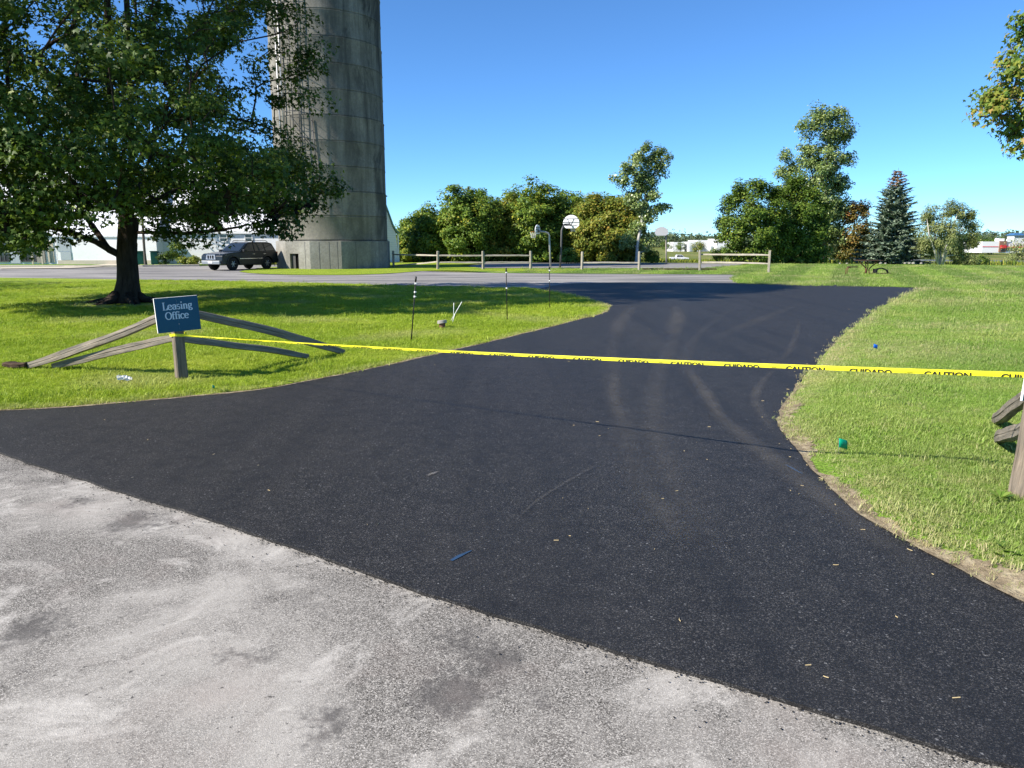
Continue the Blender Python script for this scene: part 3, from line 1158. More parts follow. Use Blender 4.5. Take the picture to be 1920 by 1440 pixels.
def skin(nodes, par, rad, sides=6, minr=0.0):
    """frustums along the skeleton"""
    V, F = [], []
    ang = np.arange(sides) * 2 * np.pi / sides
    ring = {}
    frames = {}
    for i, p in enumerate(par):
        if p < 0 or rad[i] < minr:
            continue
        d = nodes[i] - nodes[p]
        L = np.linalg.norm(d)
        if L < 1e-4:
            continue
        d = d / L
        a = np.array([1, 0, 0]) if abs(d[0]) < .8 else np.array([0, 1, 0])
        u = np.cross(d, a)
        u /= np.linalg.norm(u)
        w = np.cross(d, u)
        k = len(V)
        r0 = min(rad[p], rad[i] * 1.25)
        circ = np.cos(ang)[:, None] * u + np.sin(ang)[:, None] * w
        V.extend(nodes[p] - d * .02 + circ * r0)
        V.extend(nodes[i] + d * .02 + circ * rad[i])
        for s in range(sides):
            F.append((k + s, k + (s + 1) % sides, k + sides + (s + 1) % sides, k + sides + s))
    return np.array(V), np.array(F)


def foliage(name, parent, clusters, crad, nleaf, size, mat, shape, seed=0, flat=.6, centre=None, droop=.35, colour=None):
    r = np.random.default_rng(seed)
    n = len(clusters)
    cnt = np.maximum(3, (nleaf * r.uniform(.6, 1.4, n)).astype(int))
    idx = np.repeat(np.arange(n), cnt)
    m = len(idx)
    g = r.normal(0, 1, (m, 3))
    g /= np.linalg.norm(g, axis=1)[:, None]
    rr = r.uniform(.15, 1, m) ** .6
    cr = (crad if np.ndim(crad) else np.full(n, crad)) * r.uniform(.75, 1.25, n)
    off = g * (rr * cr[idx])[:, None]
    off[:, 2] *= flat
    C = clusters[idx] + off
    ctr = clusters.mean(0) if centre is None else np.array(centre)
    out = C - ctr
    out /= np.linalg.norm(out, axis=1)[:, None] + 1e-6
    nrm = r.normal(0, .55, (m, 3)) + np.array([0, 0, .75]) + .55 * out + .35 * g
    tip = r.normal(0, .6, (m, 3)) + g * .6 + out * .4 - np.array([0, 0, droop])
    sz = size * r.uniform(.6, 1.25, m)
    V, F = leaf_cards(C, nrm, tip, sz, shape)
    clv = r.uniform(0, 1, n)
    rv = np.clip(.30 * clv[idx] + .70 * r.uniform(0, 1, m) ** 1.2, 0, 1)
    if colour is not None:
        rv = np.clip(rv + colour(C), 0, 1)
    rv = np.repeat(rv, len(shape['f']))
    return np_mesh(name, V, F, mat, parent, rv)


def ellipsoid_clusters(c, rad, n, seed, hollow=.35, lump=.25, keep=None):
    """points through an uneven ellipsoid, denser towards its surface"""
    r = np.random.default_rng(seed)
    ph = r.uniform(0, 6.28, 6)
    out = []
    while len(out) < n:
        g = r.normal(0, 1, 3)
        g /= np.linalg.norm(g)
        az = math.atan2(g[1], g[0])
        k = 1 + lump * (math.sin(3 * az + ph[0] + 2 * g[2]) * .5 + math.sin(5 * az + ph[1] - 4 * g[2]) * .35 + math.sin(7 * g[2] + ph[2] + az) * .4)
        q = (hollow + (1 - hollow) * r.uniform() ** .55) * k
        p = np.array(c) + g * np.array(rad) * q
        if keep is None or keep(p):
            out.append(p)
    return np.array(out)


def make_tree(name, label, cat, group, base, seeds, clusters, crad, nleaf, size, leaf, bark, shape, rbase, rtip=.012, seed=0, flat=.65, droop=.35, colour=None, sides=6, minr=0.0, power=2.2):
    root = empty(name, base, label, cat, group)
    nodes, par, rad = grow(seeds, clusters, rtip, rbase, seed, power)
    # the bole keeps its girth up to the first forks and flares at the root
    hgt = nodes[:, 2] - base[2]
    own = np.linalg.norm(nodes[:, :2] - np.array(base[:2]), axis=1) < rbase * 3
    fl = np.where(own, 1 + .9 * np.exp(-hgt / (rbase * 1.1 + .02)), 1)
    rad = rad * fl
    V, F = skin(nodes, par, rad, sides, minr)
    np_mesh('trunk', V, F, bark, root, smooth=True)
    foliage('crown', root, clusters, crad, nleaf, size, leaf, shape, seed + 1, flat, None, droop, colour)
    return root


# --- the big maple
def big_maple():
    B = G(238, 568)
    Y0 = B.y
    r = np.random.default_rng(5)

    def px(x, y, dy=0.0):
        return np.array(at(x, y, Y0 + dy))
    trunk = [np.array(B) + (0, 0, -.15), px(240, 520), px(238, 470), px(240, 430), px(243, 380), px(246, 300, .1), px(246, 200, .2), px(240, 80, .1), px(236, -60, 0), px(240, -200, 0), px(240, -330, 0)]
    limbs = [trunk,
             [px(232, 482), px(205, 468, -.2), px(170, 448, -.5), px(120, 432, -.9), px(60, 415, -1.3), px(-40, 385, -1.7), px(-140, 340, -2)],
             [px(205, 468, -.2), px(185, 440, .2), px(165, 415, .6), px(150, 385, 1.0), px(120, 330, 1.5)],
             [px(244, 436), px(290, 436, -.3), px(350, 438, -.7), px(420, 430, -1.1), px(490, 415, -1.3)],
             [px(243, 400), px(320, 360, .6), px(420, 330, 1.0), px(520, 330, 1.2)],
             [px(238, 420), px(190, 340, .6), px(150, 200, 1.2), px(140, 60, 1.6), px(130, -100, 1.8)],
             [px(244, 330), px(300, 230, -.6), px(350, 120, -1), px(400, 0, -1.3), px(430, -120, -1.3)],
             [px(246, 300), px(330, 200, .6), px(380, 120, 1), px(440, 80, 1.2), px(540, 60, 1.2)],
             [px(244, 380), px(210, 260, -.8), px(205, 120, -1.6), px(200, -40, -2.0)],
             [px(240, 420), px(235, 380, -1.2), px(220, 340, -2.6), px(200, 320, -4.0)],
             [px(244, 390), px(260, 350, 1.5), px(280, 300, 3.0), px(290, 260, 4.5)]]
    # outline of the right side as seen from the road
    ly = [-400, -150, 0, 30, 60, 100, 200, 240, 270, 300, 345, 370, 400, 425, 445, 460, 500]
    lx = [330, 430, 545, 540, 465, 440, 450, 480, 545, 590, 618, 610, 575, 520, 450, 300, 240]
    by = [(-200, 455), (0, 462), (40, 468), (100, 452), (150, 430), (200, 425), (260, 422), (330, 438), (400, 440), (480, 438), (540, 440), (640, 400)]
    bx = [q[0] for q in by]
    bv = [q[1] for q in by]
    hz = [1.2, 2.0, 3.2, 5, 7, 9, 11, 13, 15, 17]
    hr = [4.2, 5.6, 6.3, 6.6, 6.6, 6.2, 5.6, 4.8, 3.4, 1.0]
    pts = []
    while len(pts) < 1330:
        z = 1.25 + 15.5 * r.uniform() ** 1.5
        Rm = np.interp(z, hz, hr)
        a = r.uniform(0, 2 * np.pi)
        q = Rm * (.30 + .70 * r.uniform() ** .6) * (1 + .10 * math.sin(3 * a + z))
        p = np.array([B.x + q * math.cos(a), B.y + q * math.sin(a), z])
        X, Y = to_px(p)
        if X > np.interp(Y, ly, lx) - 18 or Y > np.interp(X, bx, bv) - (16 if X < 60 else 34):
            continue
        # open windows of sky between the boughs
        w = .5 + .5 * math.sin(p[0] * 1.5 + 2 * math.sin(p[2] * 1.1)) * math.sin(p[2] * 1.9 + p[1] * .9)
        if w > .92 and r.uniform() < .8:
            continue
        pts.append(p)
    hand = [(515, 18, .6), (548, 12, .8), (560, 42, .8), (530, 60, .9), (505, 95, 1.1), (540, 100, 1.2), (575, 110, 1.2), (598, 92, 1.2), (590, 128, 1.0), (550, 140, 1.0), (515, 150, 1), (560, 175, .9), (590, 186, .8),
            (520, 190, .9), (480, 165, 1), (455, 225, 1.1), (490, 235, 1.2), (475, 120, 1.1), (540, 265, 1.2), (515, 245, 1.2), (570, 290, 1.2), (600, 325, 1), (628, 350, .8), (605, 362, .6), (585, 385, .4), (555, 400, 0), (540, 430, -.6), (520, 405, -.5), (495, 425, -1),
            (20, 455, -2), (45, 460, -2.1), (10, 420, -2), (135, 440, -1), (60, 430, -1.8), (300, 432, -.4), (345, 438, -.8), (390, 440, -1)]
    hp = np.array([px(*h) for h in hand])
    cl = np.vstack([np.array(pts), hp])
    root = empty('maple_tree', B, 'large dark green maple spreading over the lawn beside the silo', 'tree')
    nodes, par, rad = grow(limbs, cl, .0105, .30, 3, 2.6)
    hgt = nodes[:, 2] - B.z
    own = np.arange(len(nodes)) < len(resample(np.array(trunk), .35))     # the bole only
    rad = np.where(own & (hgt < 2.6), np.maximum(rad, .30 - .02 * hgt), rad)
    rad = np.where(own, rad, np.minimum(rad, .155))
    rad = rad * np.where(own, 1 + .75 * np.exp(-np.clip(hgt, 0, 9) / .22), 1)
    V, F = skin(nodes, par, rad, 9)
    # ridged bark
    j = np.sin(V[:, 0] * 41 + 3 * np.sin(V[:, 2] * 3)) * np.sin(V[:, 1] * 37)
    low = V[:, 2] < 2.8
    dirn = V - np.array([B.x, B.y, 0])
    dirn[:, 2] = 0
    V[low] += (dirn * (.06 * j)[:, None])[low]
    np_mesh('trunk', V, F, 'maple_bark', root, smooth=True)
    mb = MB()
    for k in range(11):
        a = k * .57 + .2 * math.sin(k * 3)
        L = .55 + .35 * abs(math.sin(k * 2.3))
        d = Vector((math.cos(a), math.sin(a), 0))
        mb.tube([B + d * .28 + Vector((0, 0, .26)), B + d * .5 + Vector((0, 0, .10)), B + d * (.5 + L * .5) + Vector((.05 * math.sin(k), 0, .03)), B + d * (.5 + L) + Vector((0, .08 * math.cos(k), -.04))], [.13, .10, .06, .02], 6)
    mb.build('surface_roots', 'maple_bark', root, smooth=True)
    cr = r.uniform(.42, .75, len(cl))
    foliage('crown', root, cl, cr, 136, .124, 'leaf_maple', LOBED, 9, .62, (B.x, B.y, 6), .55)


big_maple()


def offset_seeds(B, pts):
    return [np.array(B) + np.array(p) for p in pts]


def round_tree(name, label, group, pxc, ytop, ybot, halfw, Y, leaf, seed, n=90, nleaf=110, size=.22, crad=.85, bark='grey_bark', stems=1, shape=KITE, lump=.3, hollow=.3, rbase=.16, depth=1.0, zg=None, colour=None, cat='tree', flat=.7):
    """tree given by its silhouette: centre column, top and lowest leaf rows, half width (pixels at depth Y)"""
    c = at(pxc, (ytop + ybot) / 2, Y)
    sc = Y / CP / FPX
    rz = (ybot - ytop) / 2 * sc
    rx = halfw * sc
    base = Vector((c.x, Y, tz(c.x, Y) if zg is None else zg))
    cl = ellipsoid_clusters((c.x, Y, c.z), (rx - crad * .6, (rx - crad * .6) * depth, rz - crad * .5), n, seed, hollow, lump)
    cl[:, 2] = np.maximum(cl[:, 2], base.z + .35)
    seeds = []
    H = c.z - base.z
    r = random.Random(seed)
    for k in range(stems):
        a = 6.28 * k / max(stems, 1) + r.uniform(-.4, .4)
        sp = 0 if stems == 1 else .55 * rx
        seeds.append(offset_seeds(base, [(0, 0, -.2), (math.cos(a) * sp * .2, math.sin(a) * sp * .2, H * .35), (math.cos(a) * sp * .6, math.sin(a) * sp * .6, H * .8), (math.cos(a) * sp * .8, math.sin(a) * sp * .8, H + rz * .55)]))
    return make_tree(name, label, cat, group, base, seeds, cl, crad, nleaf, size, leaf, bark, shape, rbase, .014, seed, flat, colour=colour, sides=5)


HG = 'overgrown hedge trees behind the basketball court'
row = [(775, 392, 500, 28, 76, 'leaf_box', 'small pale green hedge tree nearest the white gable', 70),
       (822, 372, 500, 44, 70, 'leaf_box', 'bright green hedge tree second from the white gable', 105),
       (882, 340, 500, 56, 68, 'leaf_box', 'tallest yellowish hedge tree behind the first fence bays', 130),
       (948, 352, 500, 52, 70, 'leaf_box2', 'broad green hedge tree above the second fence bay', 120),
       (1000, 334, 500, 50, 69, 'leaf_box', 'hedge tree with pointed top left of the white backboard', 125),
       (1056, 350, 500, 50, 71, 'leaf_box', 'green hedge tree directly behind the white backboard', 120),
       (1112, 356, 500, 44, 68, 'leaf_box2', 'olive hedge tree right of the white backboard', 105),
       (1160, 352, 500, 44, 66, 'leaf_box2', 'olive hedge tree at the foot of the tall pale poplar', 105)]
for i, (x, yt, yb, hw, Y, lf, lab, n) in enumerate(row):
    round_tree('hedge_tree', lab, HG, x, yt + 9, yb + 8, hw + 13, Y, lf, 100 + i, n=int(n * 2.1), nleaf=130, size=.25, crad=.72, stems=3, lump=.18, hollow=.2, rbase=.14)
for i, (x, yt, hw, Y, lab) in enumerate([(800, 388, 34, 77, 'green tree behind the gap between the first two hedge trees'), (850, 366, 40, 76, 'green tree behind the hedge above the first fence post'), (915, 352, 44, 76, 'green tree behind the hedge above the third fence post'), (975, 346, 44, 77, 'green tree behind the hedge left of the bent hoop pole'), (1030, 350, 44, 76, 'green tree behind the hedge between the two near hoops'), (1085, 354, 42, 76, 'green tree behind the hedge just right of the white backboard'), (1138, 358, 40, 75, 'green tree behind the olive hedge trees')]):
    round_tree('hedge_tree', lab, HG, x, yt + 7, 508, hw + 8, Y, 'leaf_box', 140 + i, n=130, nleaf=110, size=.27, crad=.8, stems=2, lump=.2, hollow=.2, rbase=.14)
round_tree('shrub', 'low bright shrub behind the post of the white backboard', None, 1068, 462, 502, 22, 62, 'leaf_box', 131, n=26, nleaf=80, size=.18, crad=.4, stems=3, rbase=.04, cat='shrub')
round_tree('shrub', 'dark low shrub at the foot of the tall pale poplar', None, 1222, 462, 500, 17, 64, 'leaf_green', 132, n=22, nleaf=80, size=.18, crad=.4, stems=3, rbase=.04, cat='shrub')
round_tree('hedge_tree', 'brownish far hedge tree between the gable and the hedge', HG, 762, 420, 492, 14, 92, 'leaf_red', 133, n=36, nleaf=80, size=.24, crad=.7, stems=2)


def silhouette_tree(name, label, blobs, basepx, Y, leaf, seed, bark, nleaf=80, size=.20, crad=.6, shape=KITE, rbase=.2, limbs=None, group=None, per=1.0, colour=None, droop=.2):
    """tree built from a list of boughs: (px, py, radius px, depth offset)"""
    r = np.random.default_rng(seed)
    sc = Y / CP / FPX
    cl = []
    for bx, by, br, dy in blobs:
        c = at(bx, by, Y + dy)
        rad = br * sc
        k = max(2, int(per * 2.2 * (rad / crad) ** 2))
        cl.append(ellipsoid_clusters(tuple(c), (max(rad - crad * .45, .1),) * 3, k, int(r.integers(1e6)), .1, .2))
    cl = np.vstack(cl)
    b = at(basepx[0], basepx[1], Y)
    base = Vector((b.x, Y, tz(b.x, Y)))
    cl[:, 2] = np.maximum(cl[:, 2], base.z + .3)
    seeds = [[np.array(base) + (0, 0, -.2)] + [np.array(at(x, y, Y)) for x, y in limbs[0]]] + [[np.array(at(x, y, Y)) for x, y in L] for L in limbs[1:]]
    return make_tree(name, label, 'tree', group, base, seeds, cl, crad, nleaf, size, leaf, bark, shape, rbase, .013, seed, .8, droop, colour, 5)


# tall pale poplar left of the gap
silhouette_tree('poplar_tree', 'tall slender poplar with pale limbs left of the distant warehouse',
                [(1200, 292, 20, 0), (1228, 292, 22, .5), (1185, 318, 24, -.4), (1215, 325, 28, .3), (1240, 315, 18, .6), (1170, 340, 16, 0), (1205, 355, 28, .2), (1190, 372, 20, .4), (1225, 362, 14, -.3), (1200, 395, 20, 0), (1152, 332, 10, .2), (1232, 392, 15, .3), (1245, 388, 12, .2), (1215, 405, 14, 0), (1195, 425, 18, .4), (1250, 294, 10, 0), (1212, 275, 12, .2), (1180, 455, 22, .6), (1215, 462, 16, .4)],
                (1194, 499), 62, 'leaf_cotton', 201, 'pale_bark', 95, .20, .52, rbase=.22,
                limbs=[[(1195, 460), (1203, 420), (1208, 385), (1212, 340), (1218, 300), (1222, 280)], [(1203, 420), (1220, 405), (1240, 390)], [(1208, 385), (1195, 350), (1185, 310)], [(1212, 345), (1235, 320), (1245, 295)]], per=1.65)
# the right-hand stand
silhouette_tree('cottonwood_tree', 'tallest cottonwood of the stand with a leaning grey-green crown',
                [(1545, 215, 26, 0), (1575, 215, 22, .4), (1520, 240, 26, -.3), (1560, 250, 36, .4), (1588, 250, 20, 0), (1515, 285, 28, .2), (1555, 300, 40, -.4), (1590, 300, 16, .2), (1530, 340, 40, .3), (1570, 345, 28, .5), (1550, 390, 40, 0), (1535, 430, 34, .3), (1570, 395, 22, .2), (1560, 440, 26, 0), (1570, 470, 18, .5)],
                (1545, 500), 74, 'leaf_cotton', 211, 'grey_bark', 100, .24, .70, rbase=.3,
                limbs=[[(1545, 450), (1548, 390), (1550, 320), (1556, 250), (1560, 210)], [(1548, 400), (1525, 340), (1515, 280)], [(1550, 350), (1580, 300), (1588, 250)]], per=1.88)
silhouette_tree('cottonwood_tree', 'slimmer cottonwood half hidden left of the tallest one',
                [(1472, 295, 16, 0), (1488, 315, 20, .3), (1468, 325, 16, 0), (1490, 345, 22, 0), (1470, 355, 18, .2), (1495, 380, 24, 0), (1485, 410, 24, .2)],
                (1490, 500), 82, 'leaf_cotton', 212, 'grey_bark', 85, .24, .65, rbase=.2,
                limbs=[[(1490, 450), (1488, 390), (1482, 340), (1476, 295)]], per=1.80)
silhouette_tree('maple_tree', 'broad leafy maple behind the right end of the rail fence',
                [(1395, 362, 26, 0), (1425, 352, 24, -.5), (1450, 362, 22, .3), (1370, 385, 24, 0), (1410, 395, 36, -1), (1450, 400, 34, -.6), (1358, 415, 18, .2), (1385, 425, 34, -.8), (1430, 435, 38, -1.2), (1465, 440, 28, -.2), (1350, 445, 12, 0), (1375, 458, 28, -.4), (1415, 468, 30, -1), (1455, 472, 28, -.5), (1350, 478, 12, .3), (1385, 485, 18, -.5)],
                (1455, 498), 64, 'leaf_green', 221, 'grey_bark', 105, .21, .62, rbase=.2,
                limbs=[[(1455, 470), (1445, 440), (1430, 400), (1425, 360)], [(1445, 440), (1405, 415), (1375, 390)], [(1450, 450), (1465, 410), (1455, 370)]], per=2.03)
silhouette_tree('maple_tree', 'dark rounded maple below the tallest cottonwood',
                [(1490, 345, 24, 0), (1515, 365, 26, -.5), (1475, 372, 26, .3), (1535, 390, 24, -.5), (1500, 400, 40, -1.2), (1535, 420, 26, -.6), (1480, 435, 36, -1), (1525, 445, 34, -1), (1495, 470, 34, -1.2), (1535, 475, 26, -.6), (1510, 488, 22, -1), (1470, 488, 16, -.5)],
                (1500, 499), 66, 'leaf_green', 222, 'grey_bark', 105, .21, .62, rbase=.2,
                limbs=[[(1500, 470), (1502, 430), (1498, 380), (1495, 345)], [(1502, 440), (1530, 410), (1535, 385)]], per=2.03)
silhouette_tree('ash_tree', 'tree turning russet and orange behind the spruce',
                [(1600, 385, 18, 0), (1622, 388, 16, .3), (1585, 408, 20, 0), (1612, 412, 24, -.3), (1578, 435, 16, 0), (1600, 445, 26, -.5), (1625, 440, 20, .3), (1590, 472, 24, -.3), (1615, 475, 22, 0), (1578, 485, 14, 0)],
                (1598, 498), 74, 'leaf_red', 231, 'grey_bark', 90, .21, .6, rbase=.14,
                limbs=[[(1598, 460), (1602, 420), (1605, 385)]], per=1.95, colour=lambda C: (C[:, 2] - 3.0) * .07 - .10)


def spruce(name, label, basepx, topy, halfw, Y, seed, dead_top=0.0, nlev=26, visible_all=True):
    r = np.random.default_rng(seed)
    b = at(basepx[0], basepx[1], Y)
    base = Vector((b.x, Y, tz(b.x, Y)))
    top = at(basepx[0], topy, Y)
    H = top.z - base.z
    Rm = halfw * Y / CP / FPX
    root = empty(name, base, label, 'tree')
    mb = MB()
    mb.tube([base + Vector((0, 0, -.2)), base + Vector((.02, 0, H * .5)), base + Vector((0, 0, H * 1.02))], [.16, .09, .010], 7)
    Vl, nr, tp, sz, dead = [], [], [], [], []
    for i in range(nlev):
        f = (i + .5) / nlev
        z = H * (.04 + .95 * f ** .92)
        L = Rm * (1 - f) ** .86 * r.uniform(.85, 1.1) + .03
        nb = int(11 - 5 * f)
        for k in range(nb):
            a = 6.283 * k / nb + i * 1.1 + r.normal(0, .2)
            Lb = L * r.uniform(.70, 1.12)
            d = np.array([math.cos(a), math.sin(a), 0])
            drop = -.28 * (1 - f) + .25 * f
            pts = []
            nseg = max(3, int(Lb / .16))
            for s in range(nseg + 1):
                t = s / nseg
                pts.append(np.array([base.x, base.y, base.z + z]) + d * Lb * t + np.array([0, 0, Lb * (drop * t + .18 * t * t)]))
            if Lb > .5:
                mb.tube([pts[0], pts[len(pts) // 2], pts[-1]], [.025, .014, .004], 4, False)
            side = np.array([-d[1], d[0], 0])
            for s in range(1, nseg + 1):
                t = s / nseg
                w = (.42 * Lb * (1 - t) + .14) * (1 if Lb > .4 else .7)
                for q in (-1, 1, 0):
                    for rep in range(2):
                        dirn = d * (1.0 if q == 0 else .75) + side * q * r.uniform(.6, 1.0) + np.array([0, 0, r.uniform(-.5, .12)])
                        ln = (w if q else .30) * r.uniform(.6, 1.1) + .06
                        Vl.append(pts[s] + dirn / np.linalg.norm(dirn) * ln * .5)
                        nr.append(np.array([0, 0, 1]) + r.normal(0, .45, 3))
                        tp.append(dirn)
                        sz.append(ln)
                        dead.append(f > 1 - dead_top and r.uniform() < .92)
    mb.build('trunk', 'grey_bark', root, smooth=True)
    Vl, nr, tp, sz, dead = (np.array(q) for q in (Vl, nr, tp, sz, dead))
    spray = dict(v=[(0, -.5, 0), (.13, -.25, -.03), (.20, .05, -.05), (0, .55, 0), (-.20, .05, -.05), (-.13, -.25, -.03), (0, .02, .03)], f=[(0, 1, 2, 6), (6, 2, 3, 4), (0, 6, 4, 5)])
    for sel, nm, mt in ((~dead, 'crown', 'needle'), (dead, 'dead_top', 'needle_dead')):
        if sel.any():
            V, F = leaf_cards(Vl[sel], nr[sel], tp[sel], sz[sel], spray)
            o = np_mesh(nm, V, F, mt, root, np.repeat(np.clip(r.normal(.45, .25, sel.sum()), 0, 1), 3))
            if nm == 'dead_top':
                o['label'] = 'brown dead needles at the tip'
    return root


spruce('spruce_tree', 'blue-grey spruce with a brown dead top on the lawn', (1668, 497), 318, 64, 66, 301, .20, 30)
spruce('spruce_tree', 'dark spruce mostly hidden behind the concrete silo', (690, 492), 262, 54, 78, 302, 0, 28)

# pale multi-stemmed birch clump
def birch():
    Y = 64
    r = np.random.default_rng(41)
    blobs = [(1745, 402, 17, 0), (1770, 392, 17, .4), (1795, 392, 16, -.3), (1815, 405, 16, 0), (1735, 425, 18, .2), (1765, 420, 22, -.4), (1795, 420, 22, .3), (1822, 430, 13, 0), (1740, 450, 18, 0), (1775, 450, 22, -.6), (1805, 452, 18, .2), (1745, 472, 15, .3), (1800, 478, 14, .2), (1822, 455, 10, 0), (1815, 490, 12, -.3), (1730, 465, 10, 0)]
    st = [[(1752, 470), (1742, 440), (1738, 410)], [(1758, 465), (1752, 430), (1750, 400)], [(1764, 465), (1766, 430), (1770, 392)], [(1772, 468), (1786, 430), (1798, 392)], [(1775, 470), (1796, 440), (1818, 408)], [(1760, 468), (1778, 440), (1785, 400)]]
    sc = Y / CP / FPX
    cl = []
    for bx, by, br, dy in blobs:
        cl.append(ellipsoid_clusters(tuple(at(bx, by, Y + dy)), (br * sc,) * 3, 9, int(r.integers(1e6)), .1, .2))
    cl = np.vstack(cl)
    b = at(1764, 499, Y)
    base = Vector((b.x, Y, tz(b.x, Y)))
    cl[:, 2] = np.maximum(cl[:, 2], base.z + .3)
    seeds = [[np.array(base) + (((k - 2.5) * .10), .05 * (k % 2), -.1)] + [np.array(at(x, y, Y + (k % 3 - 1) * .5)) for x, y in s] for k, s in enumerate(st)]
    root = empty('birch_clump', base, 'pale multi-stemmed birch clump standing alone right of the spruce', 'tree')
    # every stem starts from the ground
    nodes, par, rad = grow(seeds, cl, .013, .09, 4, 2.4)
    V, F = skin(nodes, par, np.maximum(rad, .012), 6)
    np_mesh('trunk', V, F, 'pale_bark', root, smooth=True)
    mb = MB()
    for s in seeds:
        mb.tube([s[0], s[1], s[2], s[3]], [.085, .065, .05, .025], 6)
    mb.build('stems', 'pale_bark', root, smooth=True)
    foliage('crown', root, cl, .48, 150, .20, 'leaf_birch', SLIM, 42, .9, None, .7)


birch()

# crown hanging into the picture on the right: its trunk stands outside the frame
def side_maple():
    Y = 15.5
    sc = Y / CP / FPX
    r = np.random.default_rng(51)
    B = Vector((14.4, Y, .03))
    hand = [(1845, 190, 14, .2), (1860, 178, 16, 0), (1842, 218, 8, .1), (1880, 195, 22, -.3), (1900, 215, 24, 0), (1880, 225, 14, .2), (1905, 250, 14, .3), (1910, 275, 10, 0), (1890, 130, 12, .1), (1905, 140, 20, 0), (1884, 112, 8, .2), (1915, 110, 18, -.4), (1900, 75, 14, .2), (1918, 66, 12, .3), (1915, 40, 8, 0), (1880, 165, 10, .2), (1925, 170, 30, 0), (1930, 230, 24, .2), (1945, 110, 24, 0), (1950, 260, 20, -.3), (1865, 200, 12, .5)]
    cl = []
    for bx, by, br, dy in hand:
        k = max(2, int((br / 9) ** 2 * .7))
        cl.append(ellipsoid_clusters(tuple(at(bx, by, Y + dy)), (br * sc * .8,) * 3, k, int(r.integers(1e6)), .1, .2))
    body = ellipsoid_clusters((14.5, Y, 6.2), (3.0, 3.4, 3.0), 170, 52, .3, .25, lambda p: to_px(p)[0] > 1925)
    cl = np.vstack(cl + [body])
    root = empty('maple_tree', B, 'yellowing maple bough hanging in at the right edge of the sky', 'tree')
    seeds = [offset_seeds(B, [(0, 0, -.2), (0, 0, 2), (.05, .1, 4), (0, .2, 7), (0, .2, 8.6)])]
    nodes, par, rad = grow(seeds, cl, .010, .22, 5)
    V, F = skin(nodes, par, rad, 6)
    np_mesh('trunk', V, F, 'grey_bark', root, smooth=True)
    foliage('crown', root, cl, .28, 46, .105, 'leaf_turn', LOBED, 53, .7, None, .5, lambda C: np.where(to_px(C)[1] > 100, .06, .0) + r.normal(0, .1, len(C)))


side_maple()


# neighbour maple outside the frame on the left: only its shade reaches the lawn
def shade_tree():
    B = Vector((-31, 25.0, .0))
    cl = ellipsoid_clusters((B.x, B.y, 6.0), (4.6, 4.6, 3.9), 170, 61, .25, .25)
    make_tree('maple_tree', 'neighbouring maple whose shade lies on the far lawn edge', 'tree', None, B, [offset_seeds(B, [(0, 0, -.2), (0, 0, 2.5), (.1, 0, 5), (0, 0, 9)])], cl, .8, 60, .24, 'leaf_maple', 'maple_bark', KITE, .25, .014, 62)


shade_tree()


# ------------------------------------------------------------------ silo
SC = Vector((-12.32, 52.6, .02))


